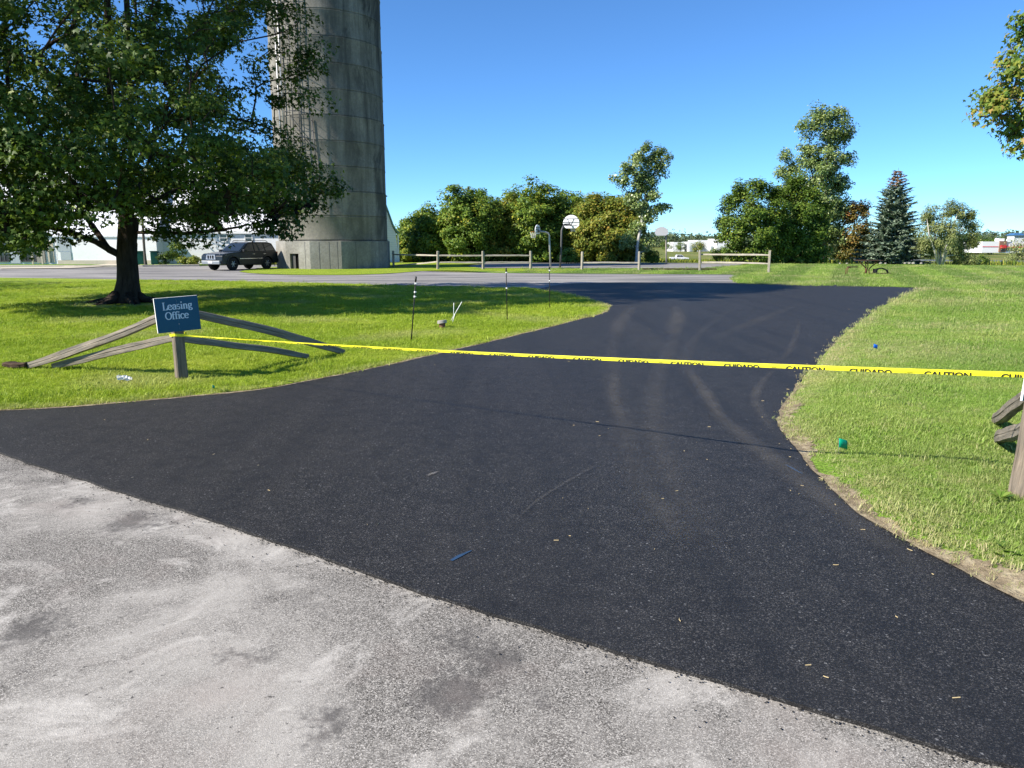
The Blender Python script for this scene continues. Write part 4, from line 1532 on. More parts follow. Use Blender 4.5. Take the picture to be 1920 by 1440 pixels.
def silo():
    root = empty('silo', SC, 'tall grey stained concrete silo behind the maple', 'silo')
    Rs, Rb = 3.66, 3.86
    hb = 1.78
    # faceted base with a doorway cut through one facet
    n = 12
    a0 = R(6.6 + 13.2)      # vertex bearing, measured from the camera-facing side
    ang = [a0 + 2 * math.pi * k / n for k in range(n)]
    P = [Vector((SC.x + Rb * math.sin(a), SC.y - Rb * math.cos(a), SC.z)) for a in ang]
    door_k = n - 2      # facet between vertices 10 and 11
    mb = MB()
    seams = MB()
    for k in range(n):
        A, Bv = P[k], P[(k + 1) % n]
        up = Vector((0, 0, hb))
        if k == door_k:
            e = Bv - A
            d0, d1, dh = A + e * .16, A + e * .52, Vector((0, 0, .98))
            inn = Vector((SC.x - (A.x + Bv.x) / 2, SC.y - (A.y + Bv.y) / 2, 0)).normalized() * .28
            mb.add([A, d0, d0 + up, A + up], [(0, 1, 2, 3)])
            mb.add([d1, Bv, Bv + up, d1 + up], [(0, 1, 2, 3)])
            mb.add([d0 + dh, d1 + dh, d1 + up, d0 + up], [(0, 1, 2, 3)])
            mb.add([d0, d0 + inn, d0 + inn + dh, d0 + dh], [(0, 1, 2, 3)])
            mb.add([d1, d1 + dh, d1 + inn + dh, d1 + inn], [(0, 1, 2, 3)])
            mb.add([d0 + dh, d0 + dh + inn, d1 + dh + inn, d1 + dh], [(0, 1, 2, 3)])
            DOOR = (d0, d1, dh, inn)
        else:
            mb.add([A, Bv, Bv + up, A + up], [(0, 1, 2, 3)])
    rim_i = [Vector((SC.x + (Rs - .1) * math.sin(a), SC.y - (Rs - .1) * math.cos(a), SC.z + hb + .03)) for a in ang]
    for k in range(n):
        A, Bv = P[k] + Vector((0, 0, hb)), P[(k + 1) % n] + Vector((0, 0, hb))
        mb.add([A, Bv, rim_i[(k + 1) % n], rim_i[k]], [(0, 1, 2, 3)])
    base = mb.build('base', 'concrete_base', root, fix=False)
    # formwork panel joints, recessed dark strips standing just proud
    for k, fr in ((10, .80), (11, .30), (11, .62), (11, .88), (0, .5)):
        A, Bv = P[k], P[(k + 1) % n]
        q = A + (Bv - A) * fr
        outw = Vector((q.x - SC.x, q.y - SC.y, 0)).normalized() * .004
        t = (Bv - A).normalized() * .018
        MB().add([q - t + outw, q + t + outw, q + t + outw + Vector((0, 0, hb - .05)), q - t + outw + Vector((0, 0, hb - .05))], [(0, 1, 2, 3)]).build('panel_joint', 'steel_dark', base, fix=False)
    d0, d1, dh, inn = DOOR
    MB().add([d0 + inn * .9, d1 + inn * .9, d1 + inn * .9 + dh, d0 + inn * .9 + dh], [(0, 1, 2, 3)]).build('door_opening', 'dark_void', root, fix=False)
    e = d1 - d0
    MB().prism([d0 + inn * .55, d0 + inn * .55 + e * .46, d0 + inn * .55 + e * .46 + dh, d0 + inn * .55 + dh], inn.normalized() * .03).build('door', 'steel_dark', root)
    # poured lifts of the shaft: each a ring with a lip at its joint
    z = hb + .03
    k = 0
    hl = 1.545
    while z < 16.4:
        rr = Rs + .012 * math.sin(k * 2.1) - .0035 * k
        prof = [(rr - .035, z), (rr - .035, z + .03), (rr + .004, z + .04), (rr, z + .10), (rr, z + hl - .06), (rr + .022, z + hl - .025), (rr + .022, z + hl - .005), (rr - .02, z + hl)]
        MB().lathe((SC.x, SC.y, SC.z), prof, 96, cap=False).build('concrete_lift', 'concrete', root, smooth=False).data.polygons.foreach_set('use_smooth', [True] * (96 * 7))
        z += hl
        k += 1
    prof = [(Rs, z)] + [(Rs * math.cos(t), z + 1.3 * math.sin(t)) for t in np.linspace(.1, 1.5, 9)]
    MB().lathe((SC.x, SC.y, SC.z), prof, 48).build('dome', 'steel', root, smooth=True)
    # ladder with safety cage and pipes up the left side
    lad = MB()

    def pt(bear, rad, zz):
        a = R(bear) + R(13.2)
        return Vector((SC.x + rad * math.sin(a), SC.y - rad * math.cos(a), SC.z + zz))
    for bb in (-33, -26.5):
        lad.tube([pt(bb, Rs + .32, 4.2), pt(bb, Rs + .32, 17.6)], .03, 6)
    zz = 4.4
    while zz < 17:
        lad.tube([pt(-33, Rs + .32, zz), pt(-26.5, Rs + .32, zz)], .018, 5)
        zz += .38
    lad.build('ladder', 'steel_dark', root, smooth=True)
    cage = MB()
    zz = 5.0
    while zz < 17:
        cage.tube([pt(-35, Rs + .35, zz), pt(-37, Rs + .75, zz), pt(-29.7, Rs + 1.0, zz), pt(-22.5, Rs + .75, zz), pt(-24.5, Rs + .35, zz)], .022, 5)
        zz += 1.55
    for bb, ra in ((-37, .75), (-29.7, 1.0), (-22.5, .75)):
        cage.tube([pt(bb, Rs + ra, 5.0), pt(bb, Rs + ra, 17.2)], .02, 5)
    cage.build('ladder_cage', 'steel_dark', root, smooth=True)
    pipe = MB()
    for bb, z0 in ((-52, 2.0), (-47, 6.5)):
        pipe.tube([pt(bb, Rs + .16, z0), pt(bb, Rs + .16, 17.4)], .05, 7)
    pipe.build('pipe', 'steel', root, smooth=True)
    br = MB()
    br.tube([pt(-40, Rs + .1, 9.6), pt(-28, Rs + .35, 8.6), pt(-15, Rs + .06, 7.4)], .025, 5)
    br.tube([pt(-40, Rs + .1, 8.2), pt(-28, Rs + .35, 7.2), pt(-14, Rs + .06, 5.6)], .025, 5)
    br.tube([pt(-16, Rs + .08, 9.3), pt(-14.5, Rs + .08, 7.4), pt(-13, Rs + .08, 5.6)], .035, 5)
    br.build('bracing', 'steel_dark', root, smooth=True)


silo()


# ------------------------------------------------------------------ buildings on the left
def quad_at(px, Y):
    return [at(x, y, Y) for x, y in px]


def rect(mb, x0, x1, z0, z1, y, t=.05):
    mb.prism([(x0, y, z0), (x1, y, z0), (x1, y, z1), (x0, y, z1)], (0, t, 0))


def storefront():
    Y = 60.0
    s = Y / CP / FPX
    X = lambda px: (px - 960) * s
    Z = lambda py: max(.03, EYE + (455 - py) * s)
    root = empty('storefront_barn', (X(60), Y + 4, 0), 'long white barn with grey panelled glazed storefront left of the maple', 'building')
    x0, x1 = X(-320), X(134)
    ze = Z(438)
    mb = MB()
    mb.box(((x0 + x1) / 2, Y + 4.5, ze / 2 + .015), (x1 - x0, 9, ze - .03))
    mb.build('wall', 'siding', root)
    roof = MB()
    zr = ze + 6.6
    roof.prism([(x0 - .3, Y - .16, ze - .02), (x0 - .3, Y + 5.5, zr), (x0 - .3, Y + 5.5, zr + .12), (x0 - .3, Y - .16, ze + .12)], (x1 - x0 + .6, 0, 0))
    roof.prism([(x0 - .3, Y + 5.5, zr), (x0 - .3, Y + 11.5, ze), (x0 - .3, Y + 11.5, ze + .12), (x0 - .3, Y + 5.5, zr + .12)], (x1 - x0 + .6, 0, 0))
    ro = roof.build('roof', 'roof_white', root)
    for xx in (x0, x1):
        MB().prism([(xx, Y + .02, ze), (xx, Y + 9, ze), (xx, Y + 5.5, zr - .2)], (.05, 0, 0)).build('gable', 'siding', root)
    MB().box(((x0 + x1) / 2, Y - .19, ze + .0), (x1 - x0 + .6, .05, .24)).build('fascia', 'white', root)
    for a, b in ((-300, -250), (-200, -150), (-40, -2), (1, 14.5), (48, 67)):
        m = MB()
        rect(m, X(a), X(b), Z(492), Z(449), Y - .06)
        m.build('wall_panel', 'grey_panel', root)
    for a, b, nm in ((16, 47.5, 4), (68, 96.5, 3), (-140, -60, 5)):
        m = MB()
        rect(m, X(a), X(b), Z(489), Z(449), Y - .05)
        w = m.build('window', 'glass_dark', root)
        for k in range(nm + 1):
            f = MB()
            xx = X(a) + (X(b) - X(a)) * k / nm
            rect(f, xx - .03, xx + .03, Z(489), Z(449), Y - .09, .03)
            f.build('mullion', 'steel_dark', w)
        f = MB()
        rect(f, X(a), X(b), Z(489.4), Z(488), Y - .10, .03)
        f.build('window_rail', 'steel_dark', w)
        f = MB()
        rect(f, X(a), X(b), Z(450), Z(448.8), Y - .10, .03)
        f.build('window_rail', 'steel_dark', w)
    for k in range(12):
        m = MB()
        rect(m, X(98) + .01 * (k % 2), X(113), Z(491) + k * .155 + .01, Z(491) + k * .155 + .14, Y - .10 - .03 * (k % 3) / 3, .08)
        m.build('pier_stone', 'stone', root)
    for a in (97, 114.5):
        m = MB()
        rect(m, X(a) - .05, X(a) + .05, .03, ze - .02, Y - .62, .1)
        m.build('porch_post', 'kerb', root)
    for a, b in ((118, 123), (124, 129)):
        m = MB()
        rect(m, X(a), X(b), Z(490), Z(452), Y - .06)
        m.build('door', 'kerb', root)


storefront()


def white_range():
    """low white range between the storefront barn and the silo"""
    Y = 60.8
    s = Y / CP / FPX
    X = lambda px: (px - 960) * s
    Z = lambda py: max(.03, EYE + (455 - py) * s)
    root = empty('white_farmhouse', (X(420), Y + 4, 0), 'low white clapboard building with two windows behind the parked SUV', 'building')
    x0, x1 = X(318), X(560)
    ze = Z(437)
    MB().box(((x0 + x1) / 2, Y + 4, ze / 2 + .015), (x1 - x0, 8, ze - .03)).build('wall', 'siding', root)
    zr = ze + 5.6
    roof = MB()
    roof.prism([(x0 - .3, Y - .14, ze), (x0 - .3, Y + 4, zr), (x0 - .3, Y + 4, zr + .12), (x0 - .3, Y - .14, ze + .13)], (x1 - x0 + .6, 0, 0))
    roof.prism([(x0 - .3, Y + 4, zr), (x0 - .3, Y + 8.5, ze), (x0 - .3, Y + 8.5, ze + .13), (x0 - .3, Y + 4, zr + .12)], (x1 - x0 + .6, 0, 0))
    roof.build('roof', 'roof_white', root)
    for xx in (x0, x1 - .05):
        MB().prism([(xx, Y + .02, ze), (xx, Y + 8, ze), (xx, Y + 4, zr - .1)], (.05, 0, 0)).build('gable', 'siding', root)
    MB().box(((x0 + x1) / 2, Y - .17, ze + .02), (x1 - x0 + .6, .05, .22)).build('fascia', 'white', root)
    for a in (432.5, 478):
        m = MB()
        rect(m, X(a), X(a + 12), Z(452.5), Z(440.5), Y - .03)
        w = m.build('window', 'glass_dark', root)
        f = MB()
        for q0, q1, r0, r1 in ((a - 1.2, a + .3, 454, 439.5), (a + 11.7, a + 13.2, 454, 439.5), (a - 1.2, a + 13.2, 454, 452.6), (a - 1.2, a + 13.2, 440.8, 439.3), (a - .5, a + 12.5, 447, 446.2)):
            rect(f, X(q0), X(q1), Z(r0), Z(r1), Y - .07, .05)
        f.build('frame', 'white', w)
    Y = 59.7
    s = Y / CP / FPX
    rt = empty('white_annex', (X(230), Y + 3, 0), 'plain white annex with grey door seen between the maple limbs', 'building')
    a0, a1 = X(135), X(316)
    za = Z(445)
    MB().box(((a0 + a1) / 2, Y + 3, za / 2 + .015), (a1 - a0, 6, za - .03)).build('wall', 'white', rt)
    rf = MB()
    rf.prism([(a0 - .2, Y - .1, za), (a0 - .2, Y + 3.2, za + 3.8), (a0 - .2, Y + 3.2, za + 3.9), (a0 - .2, Y - .1, za + .12)], (a1 - a0 + .2, 0, 0))
    rf.prism([(a0 - .2, Y + 3.2, za + 3.8), (a0 - .2, Y + 6.6, za), (a0 - .2, Y + 6.6, za + .1), (a0 - .2, Y + 3.2, za + 3.9)], (a1 - a0 + .2, 0, 0))
    rf.build('roof', 'roof_white', rt)
    m = MB()
    rect(m, a0, a1, .03, .34, Y - .05)
    m.build('plinth', 'kerb', rt)
    m = MB()
    rect(m, X(141), X(160), .36, Z(471), Y - .05)
    m.build('door', 'grey_panel', rt)
    m = MB()
    rect(m, X(136), X(160), Z(470), Z(446), Y - .035)
    m.build('wall_panel', 'grey_panel', rt)


white_range()


def gable_house():
    Y = 66.0
    s = Y / CP / FPX
    X = lambda px: (px - 960) * s
    Z = lambda py: EYE + (455 - py) * s
    # the gable looks towards the road and a little east, so it stands in its own shade
    root = empty('gable_barn', (X(690), Y + 3, 0), 'white clapboard gable with flared eave just right of the silo', 'building')
    xr = X(755)
    xc = X(690)
    rake = [(X(757.5), Z(439)), (X(752.5), Z(434)), (X(748), Z(425)), (X(741), Z(402)), (X(733), Z(377)), (X(724), Z(352)), (X(712), Z(326)), (xc, Z(300))]
    sk = Vector((-5.5, 9.0, 0))
    prof = [(xr, 0.03)] + [(x - .12, z - .12) for x, z in rake[1:]]
    mir = [(2 * xc - x, z) for x, z in reversed(prof[:-1])]
    yy = lambda x: Y + (xr - x) * -.62       # wall plane turned to face east of the camera
    outline = [Vector((x, yy(x), max(z, .03))) for x, z in prof + mir]
    MB().prism(outline, (-3.3, 5.3, 0)).build('wall', 'siding', root)
    rf = MB()
    full = rake + [(2 * xc - x, z) for x, z in reversed(rake[:-1])]
    for (xa, za), (xb, zb) in zip(full[:-1], full[1:]):
        A, Bq = Vector((xa, yy(xa) - .25, za)), Vector((xb, yy(xb) - .25, zb))
        rf.add([A, Bq, Bq + Vector((-3.5, 5.6, 0)), A + Vector((-3.5, 5.6, 0)), A + Vector((0, 0, .12)), Bq + Vector((0, 0, .12)), Bq + Vector((-3.5, 5.6, .12)), A + Vector((-3.5, 5.6, .12))], [(0, 1, 2, 3), (7, 6, 5, 4), (0, 4, 5, 1), (3, 2, 6, 7), (0, 3, 7, 4), (1, 5, 6, 2)])
    rf.build('roof', 'roof_green', root)

    def wallrect(p0, p1, q0, q1, off, name, mat, par=root):
        xa, xb = X(p0), X(p1)
        n = Vector((.53, -.85, 0)) * off
        return MB().prism([Vector((xa, yy(xa), Z(q1))) + n, Vector((xb, yy(xb), Z(q1))) + n, Vector((xb, yy(xb), Z(q0))) + n, Vector((xa, yy(xa), Z(q0))) + n], n * -1.4 + Vector((0, .02, 0))).build(name, mat, par)
    w = wallrect(733.5, 737.5, 451, 461, .04, 'window', 'glass_dark')
    wallrect(732.6, 733.3, 449.5, 462, .06, 'frame', 'white', w)
    wallrect(737.7, 738.4, 449.5, 462, .06, 'frame', 'white', w)
    wallrect(752.8, 755.0, 441, 488, .05, 'corner_board', 'white')
    wallrect(729.5, 733, 455, 488, .07, 'door_surround', 'white')


gable_house()

# green wheeled bins
def bin_(pxl, label):
    p = at(pxl, 494, 57.6)
    c = Vector((p.x, 57.6, .03))
    root = empty('wheeled_bin', c, label, 'bin', 'green wheeled bins by the white annex')
    MB().box(c + Vector((0, 0, .52)), (.50, .55, .92), .3, None).build('body', 'bin_green', root, bevel=.03)
    MB().box(c + Vector((0, 0, 1.02)), (.58, .64, .07), .3).build('lid', 'bin_green', root, bevel=.02)
    for s in (-1, 1):
        q = c + Vector((s * .27, .22, .11))
        MB().tube([q - Vector((.03, 0, 0)), q + Vector((.03, 0, 0))], .11, 12).build('wheel', 'rubber', root)
    MB().tube([c + Vector((-.24, .34, .96)), c + Vector((.24, .34, .96))], .02, 6).build('handle', 'bin_green', root)


bin_(264, 'green wheeled bin showing just right of the maple trunk')
bin_(291, 'green wheeled bin beside the dark shrub')

# small tree in front of the annex and planting
def yard_tree():
    p = at(273, 494, 57.0)
    B = Vector((p.x, 57.0, .03))
    cl = ellipsoid_clusters((B.x, 57, 5.2), (1.9, 1.9, 2.3), 60, 71, .2, .25)
    make_tree('yard_tree', 'small brown-trunked tree standing between the green bins', 'tree', None, B, [offset_seeds(B, [(0, 0, -.1), (0, 0, 1.5), (.05, 0, 3.2), (0, 0, 6)])], cl, .6, 70, .2, 'leaf_green', 'grey_bark', KITE, .15, .014, 72)


yard_tree()


def shrub(label, pxc, py, w, h, Y, leaf, seed, n=16, size=.14, nleaf=60, name='shrub', shape=KITE):
    p = at(pxc, py, Y)
    B = Vector((p.x, Y, max(tz(p.x, Y), 0) if Y < 70 else tz(p.x, Y)))
    cl = ellipsoid_clusters((B.x, Y, B.z + h * .52), (w * .42, w * .36, h * .40), n, seed, .2, .25)
    root = empty(name, B, label, 'shrub' if name != 'hosta_plant' else 'plant')
    nodes, par, rad = grow([offset_seeds(B, [(0, 0, -.05), (0, 0, h * .3)])], cl, .008, .04, seed)
    V, F = skin(nodes, par, rad, 4)
    np_mesh('stems', V, F, 'grey_bark', root)
    foliage('foliage', root, cl, w * .2, nleaf, size, leaf, shape, seed, .8)


shrub('dark shrub with pale flecks between the bins and the SUV', 312, 495, 1.6, 1.2, 57.5, 'leaf_maple', 81)
shrub('tall loose shrub against the white wall left of the SUV', 338, 495, 1.5, 2.3, 58.5, 'leaf_box', 82, 22)
shrub('yellow-green hosta bed in front of the SUV bonnet', 357, 496, 1.9, .62, 56.6, 'leaf_hosta', 83, 14, .2, 50, 'hosta_plant')
shrub('low yellow-green plant beside the silo and the SUV tail', 515, 497, .8, .6, 56.0, 'leaf_hosta', 84, 10, .16, 40, 'hosta_plant')


# ------------------------------------------------------------------ parked SUV
def suv():
    C = Vector((-17.45, 48.7, .0))
    head = R(-153)
    fx = Vector((math.sin(head), math.cos(head), 0))
    lf = Vector((-fx.y, fx.x, 0))          # car's left
    root = empty('parked_suv', C, 'dark slate SUV parked under the maple beside the silo', 'car')

    def P(x, y, z):
        return C + fx * x + lf * y + Vector((0, 0, z))
    L, W = 2.38, .92
    wb0, wb1, wr = 1.46, -1.39, .40

    def arch(cx, r, n=9):
        return [(cx + r * math.cos(t), .40 + r * math.sin(t)) for t in np.linspace(0.0, math.pi, n)]
    low = [(L - .02, .42), (L, .62), (L - .03, .90), (L - .20, 1.03), (1.05, 1.13), (.80, 1.16), (-2.18, 1.14), (-L, 1.02), (-L, .48), (-2.25, .40)]
    low += list(reversed([(x, z) for x, z in arch(wb1, .47)])) + [(wb1 + .47, .34), (wb0 - .47, .34)] + list(reversed(arch(wb0, .47)))
    # side skins, crowned across the width
    mb = MB()
    n = len(low)
    ys = [-.92, -.80, -.4, 0, .4, .80, .92]
    ins = [.0, .0, .0, .0, .0, .0, .0]
    rings = []
    for yv in ys:
        k = abs(yv) / .92
        ring = []
        for x, z in low:
            nose = .16 * max(0, k - .5) ** 1.6 if x > 1.9 else (.10 * max(0, k - .5) ** 1.6 if x < -2.0 else 0)
            yy = yv
            if abs(yv) > .9:
                yy = yv * (1 - .05 * max(0, (z - .75)) - .03 * max(0, .6 - z))
            ring.append(P(x - math.copysign(nose, x), yy, z))
        rings.append(ring)
    vs = [v for r in rings for v in r]
    fs = []
    for i in range(len(rings) - 1):
        for k in range(n):
            fs.append((i * n + k, i * n + (k + 1) % n, (i + 1) * n + (k + 1) % n, (i + 1) * n + k))
    fs.append(tuple(range(n)))
    fs.append(tuple((len(rings) - 1) * n + k for k in range(n)))
    mb.add(vs, fs)
    mb.build('body', 'car_paint', root, bevel=.03)
    # greenhouse
    gb = [(.88, 1.12), (.10, 1.68), (-.2, 1.745), (-1.7, 1.74), (-2.02, 1.66), (-2.30, 1.10)]
    g = MB()
    vs = []
    for yv in (-1, 1):
        for x, z in gb:
            w = .88 - .17 * (z - 1.1) / .64
            vs.append(P(x, yv * w, z))
    m = len(gb)
    fs = [tuple(range(m)), tuple(range(2 * m - 1, m - 1, -1))] + [(k, (k + 1) % m, m + (k + 1) % m, m + k) for k in range(m)]
    g.add(vs, fs)
    g.build('cabin', 'car_paint', root, bevel=.04)

    def wy(z):
        return .88 - .17 * (z - 1.1) / .64 + .012
    for sgn in (-1, 1):
        for nm, q in (('window', [(.62, 1.17), (.08, 1.60), (-.30, 1.65), (-.30, 1.17)]), ('window', [(-.38, 1.17), (-.38, 1.65), (-1.15, 1.66), (-1.22, 1.17)]), ('window', [(-1.32, 1.17), (-1.26, 1.65), (-1.82, 1.63), (-2.08, 1.24)])):
            MB().prism([P(x, sgn * wy(z), z) for x, z in q], lf * sgn * .008).build(nm, 'glass_dark', root)
        MB().prism([P(.95, sgn * .93, .70), P(-.95, sgn * .93, .70), P(-.95, sgn * .93, .735), P(.95, sgn * .93, .735)], lf * sgn * .012).build('side_trim', 'chrome', root)
        for x in (-.12, -1.05):
            MB().tube([P(x, sgn * .935, .99), P(x - .2, sgn * .935, .99)], .018, 6).build('door_handle', 'chrome', root)
        MB().box(P(.62, sgn * 1.04, 1.20), (.16, .22, .15), head * -1).build('mirror', 'black', root, bevel=.02)
        rk = MB()
        rk.tube([P(.0, sgn * .62, 1.77), P(-.1, sgn * .62, 1.83), P(-1.6, sgn * .62, 1.83), P(-1.75, sgn * .62, 1.77)], .022, 6)
        rk.build('roof_rail', 'black', root)
        MB().prism([P(2.16, sgn * .52, .80), P(2.13, sgn * .86, .82), P(1.92, sgn * .90, .98), P(2.20, sgn * .56, 1.0)], fx * .06 + lf * sgn * .03).build('headlight', 'lamp', root)
        MB().box(P(-2.36, sgn * .78, .95), (.12, .10, .34), -head).build('tail_light', 'lamp_red', root)
        MB().box(P(2.36, sgn * .66, .55), (.16, .08, .10), -head + math.pi / 2).build('fog_light', 'lamp', root)
        for cx in (wb0, wb1):
            ar = MB()
            a1 = [(cx + .53 * math.cos(t), .40 + .53 * math.sin(t)) for t in np.linspace(-.05, math.pi + .05, 12)]
            a2 = [(cx + .46 * math.cos(t), .40 + .46 * math.sin(t)) for t in np.linspace(math.pi + .05, -.05, 12)]
            ar.prism([P(x, sgn * .925, z) for x, z in a1 + a2], lf * sgn * .03)
            ar.build('wheel_arch', 'car_paint', root)
    MB().tube([P(-.5, -.62, 1.83), P(-.5, .62, 1.83)], .018, 6).build('roof_crossbar', 'black', root)
    MB().tube([P(-1.3, -.62, 1.83), P(-1.3, .62, 1.83)], .018, 6).build('roof_crossbar', 'black', root)
    MB().prism([P(.80, -.74, 1.175), P(.80, .74, 1.175), P(.16, .66, 1.635), P(.16, -.66, 1.635)], Vector((0, 0, .02)) + fx * .02).build('windscreen', 'glass_dark', root)
    MB().prism([P(-2.285, -.72, 1.18), P(-2.285, .72, 1.18), P(-2.06, .64, 1.6), P(-2.06, -.64, 1.6)], fx * -.02).build('rear_window', 'glass_dark', root)
    gr = MB().prism([P(2.375, -.42, .68), P(2.375, .42, .68), P(2.345, .36, .98), P(2.345, -.36, .98)], fx * .03).build('grille', 'silver', root)
    for y in (-.2, .2, 0):
        MB().box(P(2.40, y, .83), (.10 if y else .06, .03, .20), -head + math.pi / 2).build('grille_slot', 'black', gr)
    bp = MB()
    bp.box(P(2.38, 0, .50), (1.55, .13, .22), -head)
    bp.build('front_bumper', 'silver', root, bevel=.03)
    MB().box(P(2.455, 0, .53), (.36, .02, .15), -head).build('number_plate', 'white', root)
    MB().box(P(-2.40, 0, .55), (1.7, .14, .24), -head).build('rear_bumper', 'car_paint', root, bevel=.03)
    for sgn in (-1, 1):
        MB().box(P(.03, sgn * .90, .36), (.14, 1.8, .07), -head).build('running_board', 'black', root, bevel=.02)
    for cx in (wb0, wb1):
        for sgn in (-1, 1):
            w = empty_part('wheel', P(cx, sgn * .80, wr), root)
            t = MB()
            prof = [(.20, -.12), (.36, -.125), (.395, -.09), (.40, 0), (.395, .09), (.36, .125), (.20, .12)]
            ax = lf * sgn
            ring = []
            nseg = 28
            for rr, oo in prof:
                ring.append([P(cx + rr * math.cos(2 * math.pi * k / nseg), sgn * .80, wr + rr * math.sin(2 * math.pi * k / nseg)) + ax * oo for k in range(nseg)])
            vs = [v for r_ in ring for v in r_]
            fs = [(i * nseg + k, i * nseg + (k + 1) % nseg, (i + 1) * nseg + (k + 1) % nseg, (i + 1) * nseg + k) for i in range(len(prof) - 1) for k in range(nseg)]
            t.add(vs, fs)
            t.build('tyre', 'rubber', w, smooth=True)
            rm = MB()
            rm.tube([P(cx, sgn * .80, wr) + ax * .02, P(cx, sgn * .80, wr) + ax * .05], .255, 24)
            rm.build('rim_disc', 'black', w)
            sp = MB()
            for k in range(6):
                a = k * math.pi / 3
                sp.tube([P(cx + .05 * math.cos(a), sgn * .8, wr + .05 * math.sin(a)) + ax * .095, P(cx + .25 * math.cos(a), sgn * .8, wr + .25 * math.sin(a)) + ax * .085], .032, 5)
            rg = [P(cx + .26 * math.cos(t_), sgn * .8, wr + .26 * math.sin(t_)) + ax * .08 for t_ in np.linspace(0, 2 * math.pi, 25)]
            sp.tube(rg, .018, 5, False)
            sp.tube([P(cx, sgn * .8, wr) + ax * .06, P(cx, sgn * .8, wr) + ax * .11], .06, 10)
            sp.build('rim', 'silver', w)


def empty_part(name, loc, parent):
    o = bpy.data.objects.new(name, None)
    o.empty_display_size = .1
    link(o, parent)
    o.location = Vector(loc) - parent_world(parent)
    return o


suv()


# ------------------------------------------------------------------ timber: rails and posts
def beam_mesh(name, L, w, h, seed, mat, bend=0.0, taper=.8, nseg=16, rough=.05):
    """split rail along local +X from 0 to L: an uneven, hand-cleft section that wanders a little"""
    r = np.random.default_rng(seed)
    prof = np.array([(-.48, -.42), (.10, -.50), (.46, -.44), (.50, -.06), (.40, .0), (.49, .07), (.40, .46), (-.10, .50), (-.44, .40), (-.50, .10), (-.41, .04), (-.50, -.03)])
    V, F = [], []
    ph = r.uniform(0, 6.28, 8)
    m = len(prof)
    for i in range(nseg + 1):
        t = i / nseg
        x = L * t
        e = 1 - (1 - taper) * max(0, (t - .8) / .2) - (1 - taper) * max(0, (.12 - t) / .12)
        oy = .010 * math.sin(3 * t + ph[0]) + .004 * math.sin(9 * t + ph[1])
        oz = bend * 4 * t * (1 - t) + .007 * math.sin(5 * t + ph[2]) + .003 * math.sin(13 * t + ph[3])
        tw = .12 * math.sin(2 * t + ph[4])
        for j, (a, b) in enumerate(prof):
            k = 1 + rough * math.sin(7 * t + ph[(j + 1) % 8] * 3 + j) + r.normal(0, .022)
            yy, zz = a * w * k * e, b * h * k * e
            V.append((x, oy + yy * math.cos(tw) - zz * math.sin(tw), oz + yy * math.sin(tw) + zz * math.cos(tw)))
    for i in range(nseg):
        for j in range(m):
            F.append((i * m + j, i * m + (j + 1) % m, (i + 1) * m + (j + 1) % m, (i + 1) * m + j))
    F.append(tuple(range(m - 1, -1, -1)))
    F.append(tuple(nseg * m + j for j in range(m)))
    me = bpy.data.meshes.new(name)
    me.from_pydata(V, [], F)
    bm = bmesh.new()
    bm.from_mesh(me)
    bmesh.ops.recalc_face_normals(bm, faces=bm.faces)
    bm.to_mesh(me)
    bm.free()
    me.materials.append(MAT[mat])
    return me


def rail(p0, p1, w, h, seed, mat, root, bend=0.0, name='rail', taper=.8):
    p0, p1 = Vector(p0), Vector(p1)
    d = p1 - p0
    me = beam_mesh(name, d.length, w, h, seed, mat, bend, taper)
    o = bpy.data.objects.new(name, me)
    link(o, root)
    x = d.normalized()
    y = Vector((0, 0, 1)).cross(x).normalized()
    z = x.cross(y)
    M = Matrix((x, y, z)).transposed()
    o.rotation_mode = 'QUATERNION'
    o.rotation_quaternion = M.to_quaternion()
    o.location = p0 - parent_world(root)
    return o


def post(p, h, w, rz, seed, mat, root, lean=(0, 0), name='post', holes=()):
    """square hewn post with a weathered, slightly chamfered head"""
    r = np.random.default_rng(seed)
    V, F = [], []
    lv = [-.12, 0, .05, h * .25, h * .5, h * .75, h - .04, h]
    m = 8
    for i, z in enumerate(lv):
        k = 1.06 if z < .06 else 1.0
        if i == len(lv) - 1:
            k = .80
        for j in range(m):
            cx = [-.5, -.40, .40, .5, .5, .40, -.40, -.5][j]
            cy = [-.40, -.5, -.5, -.40, .40, .5, .5, .40][j]
            V.append((cx * w * k * (1 + r.normal(0, .012)) + lean[0] * z, cy * w * k * (1 + r.normal(0, .012)) + lean[1] * z, z))
    for i in range(len(lv) - 1):
        for j in range(m):
            F.append((i * m + j, i * m + (j + 1) % m, (i + 1) * m + (j + 1) % m, (i + 1) * m + j))
    F.append(tuple((len(lv) - 1) * m + j for j in range(m)))
    me = bpy.data.meshes.new(name)
    me.from_pydata(V, [], F)
    me.materials.append(MAT[mat])
    o = bpy.data.objects.new(name, me)
    link(o, root)
    o.location = Vector(p) - parent_world(root)
    o.rotation_euler = (0, 0, rz)
    return o


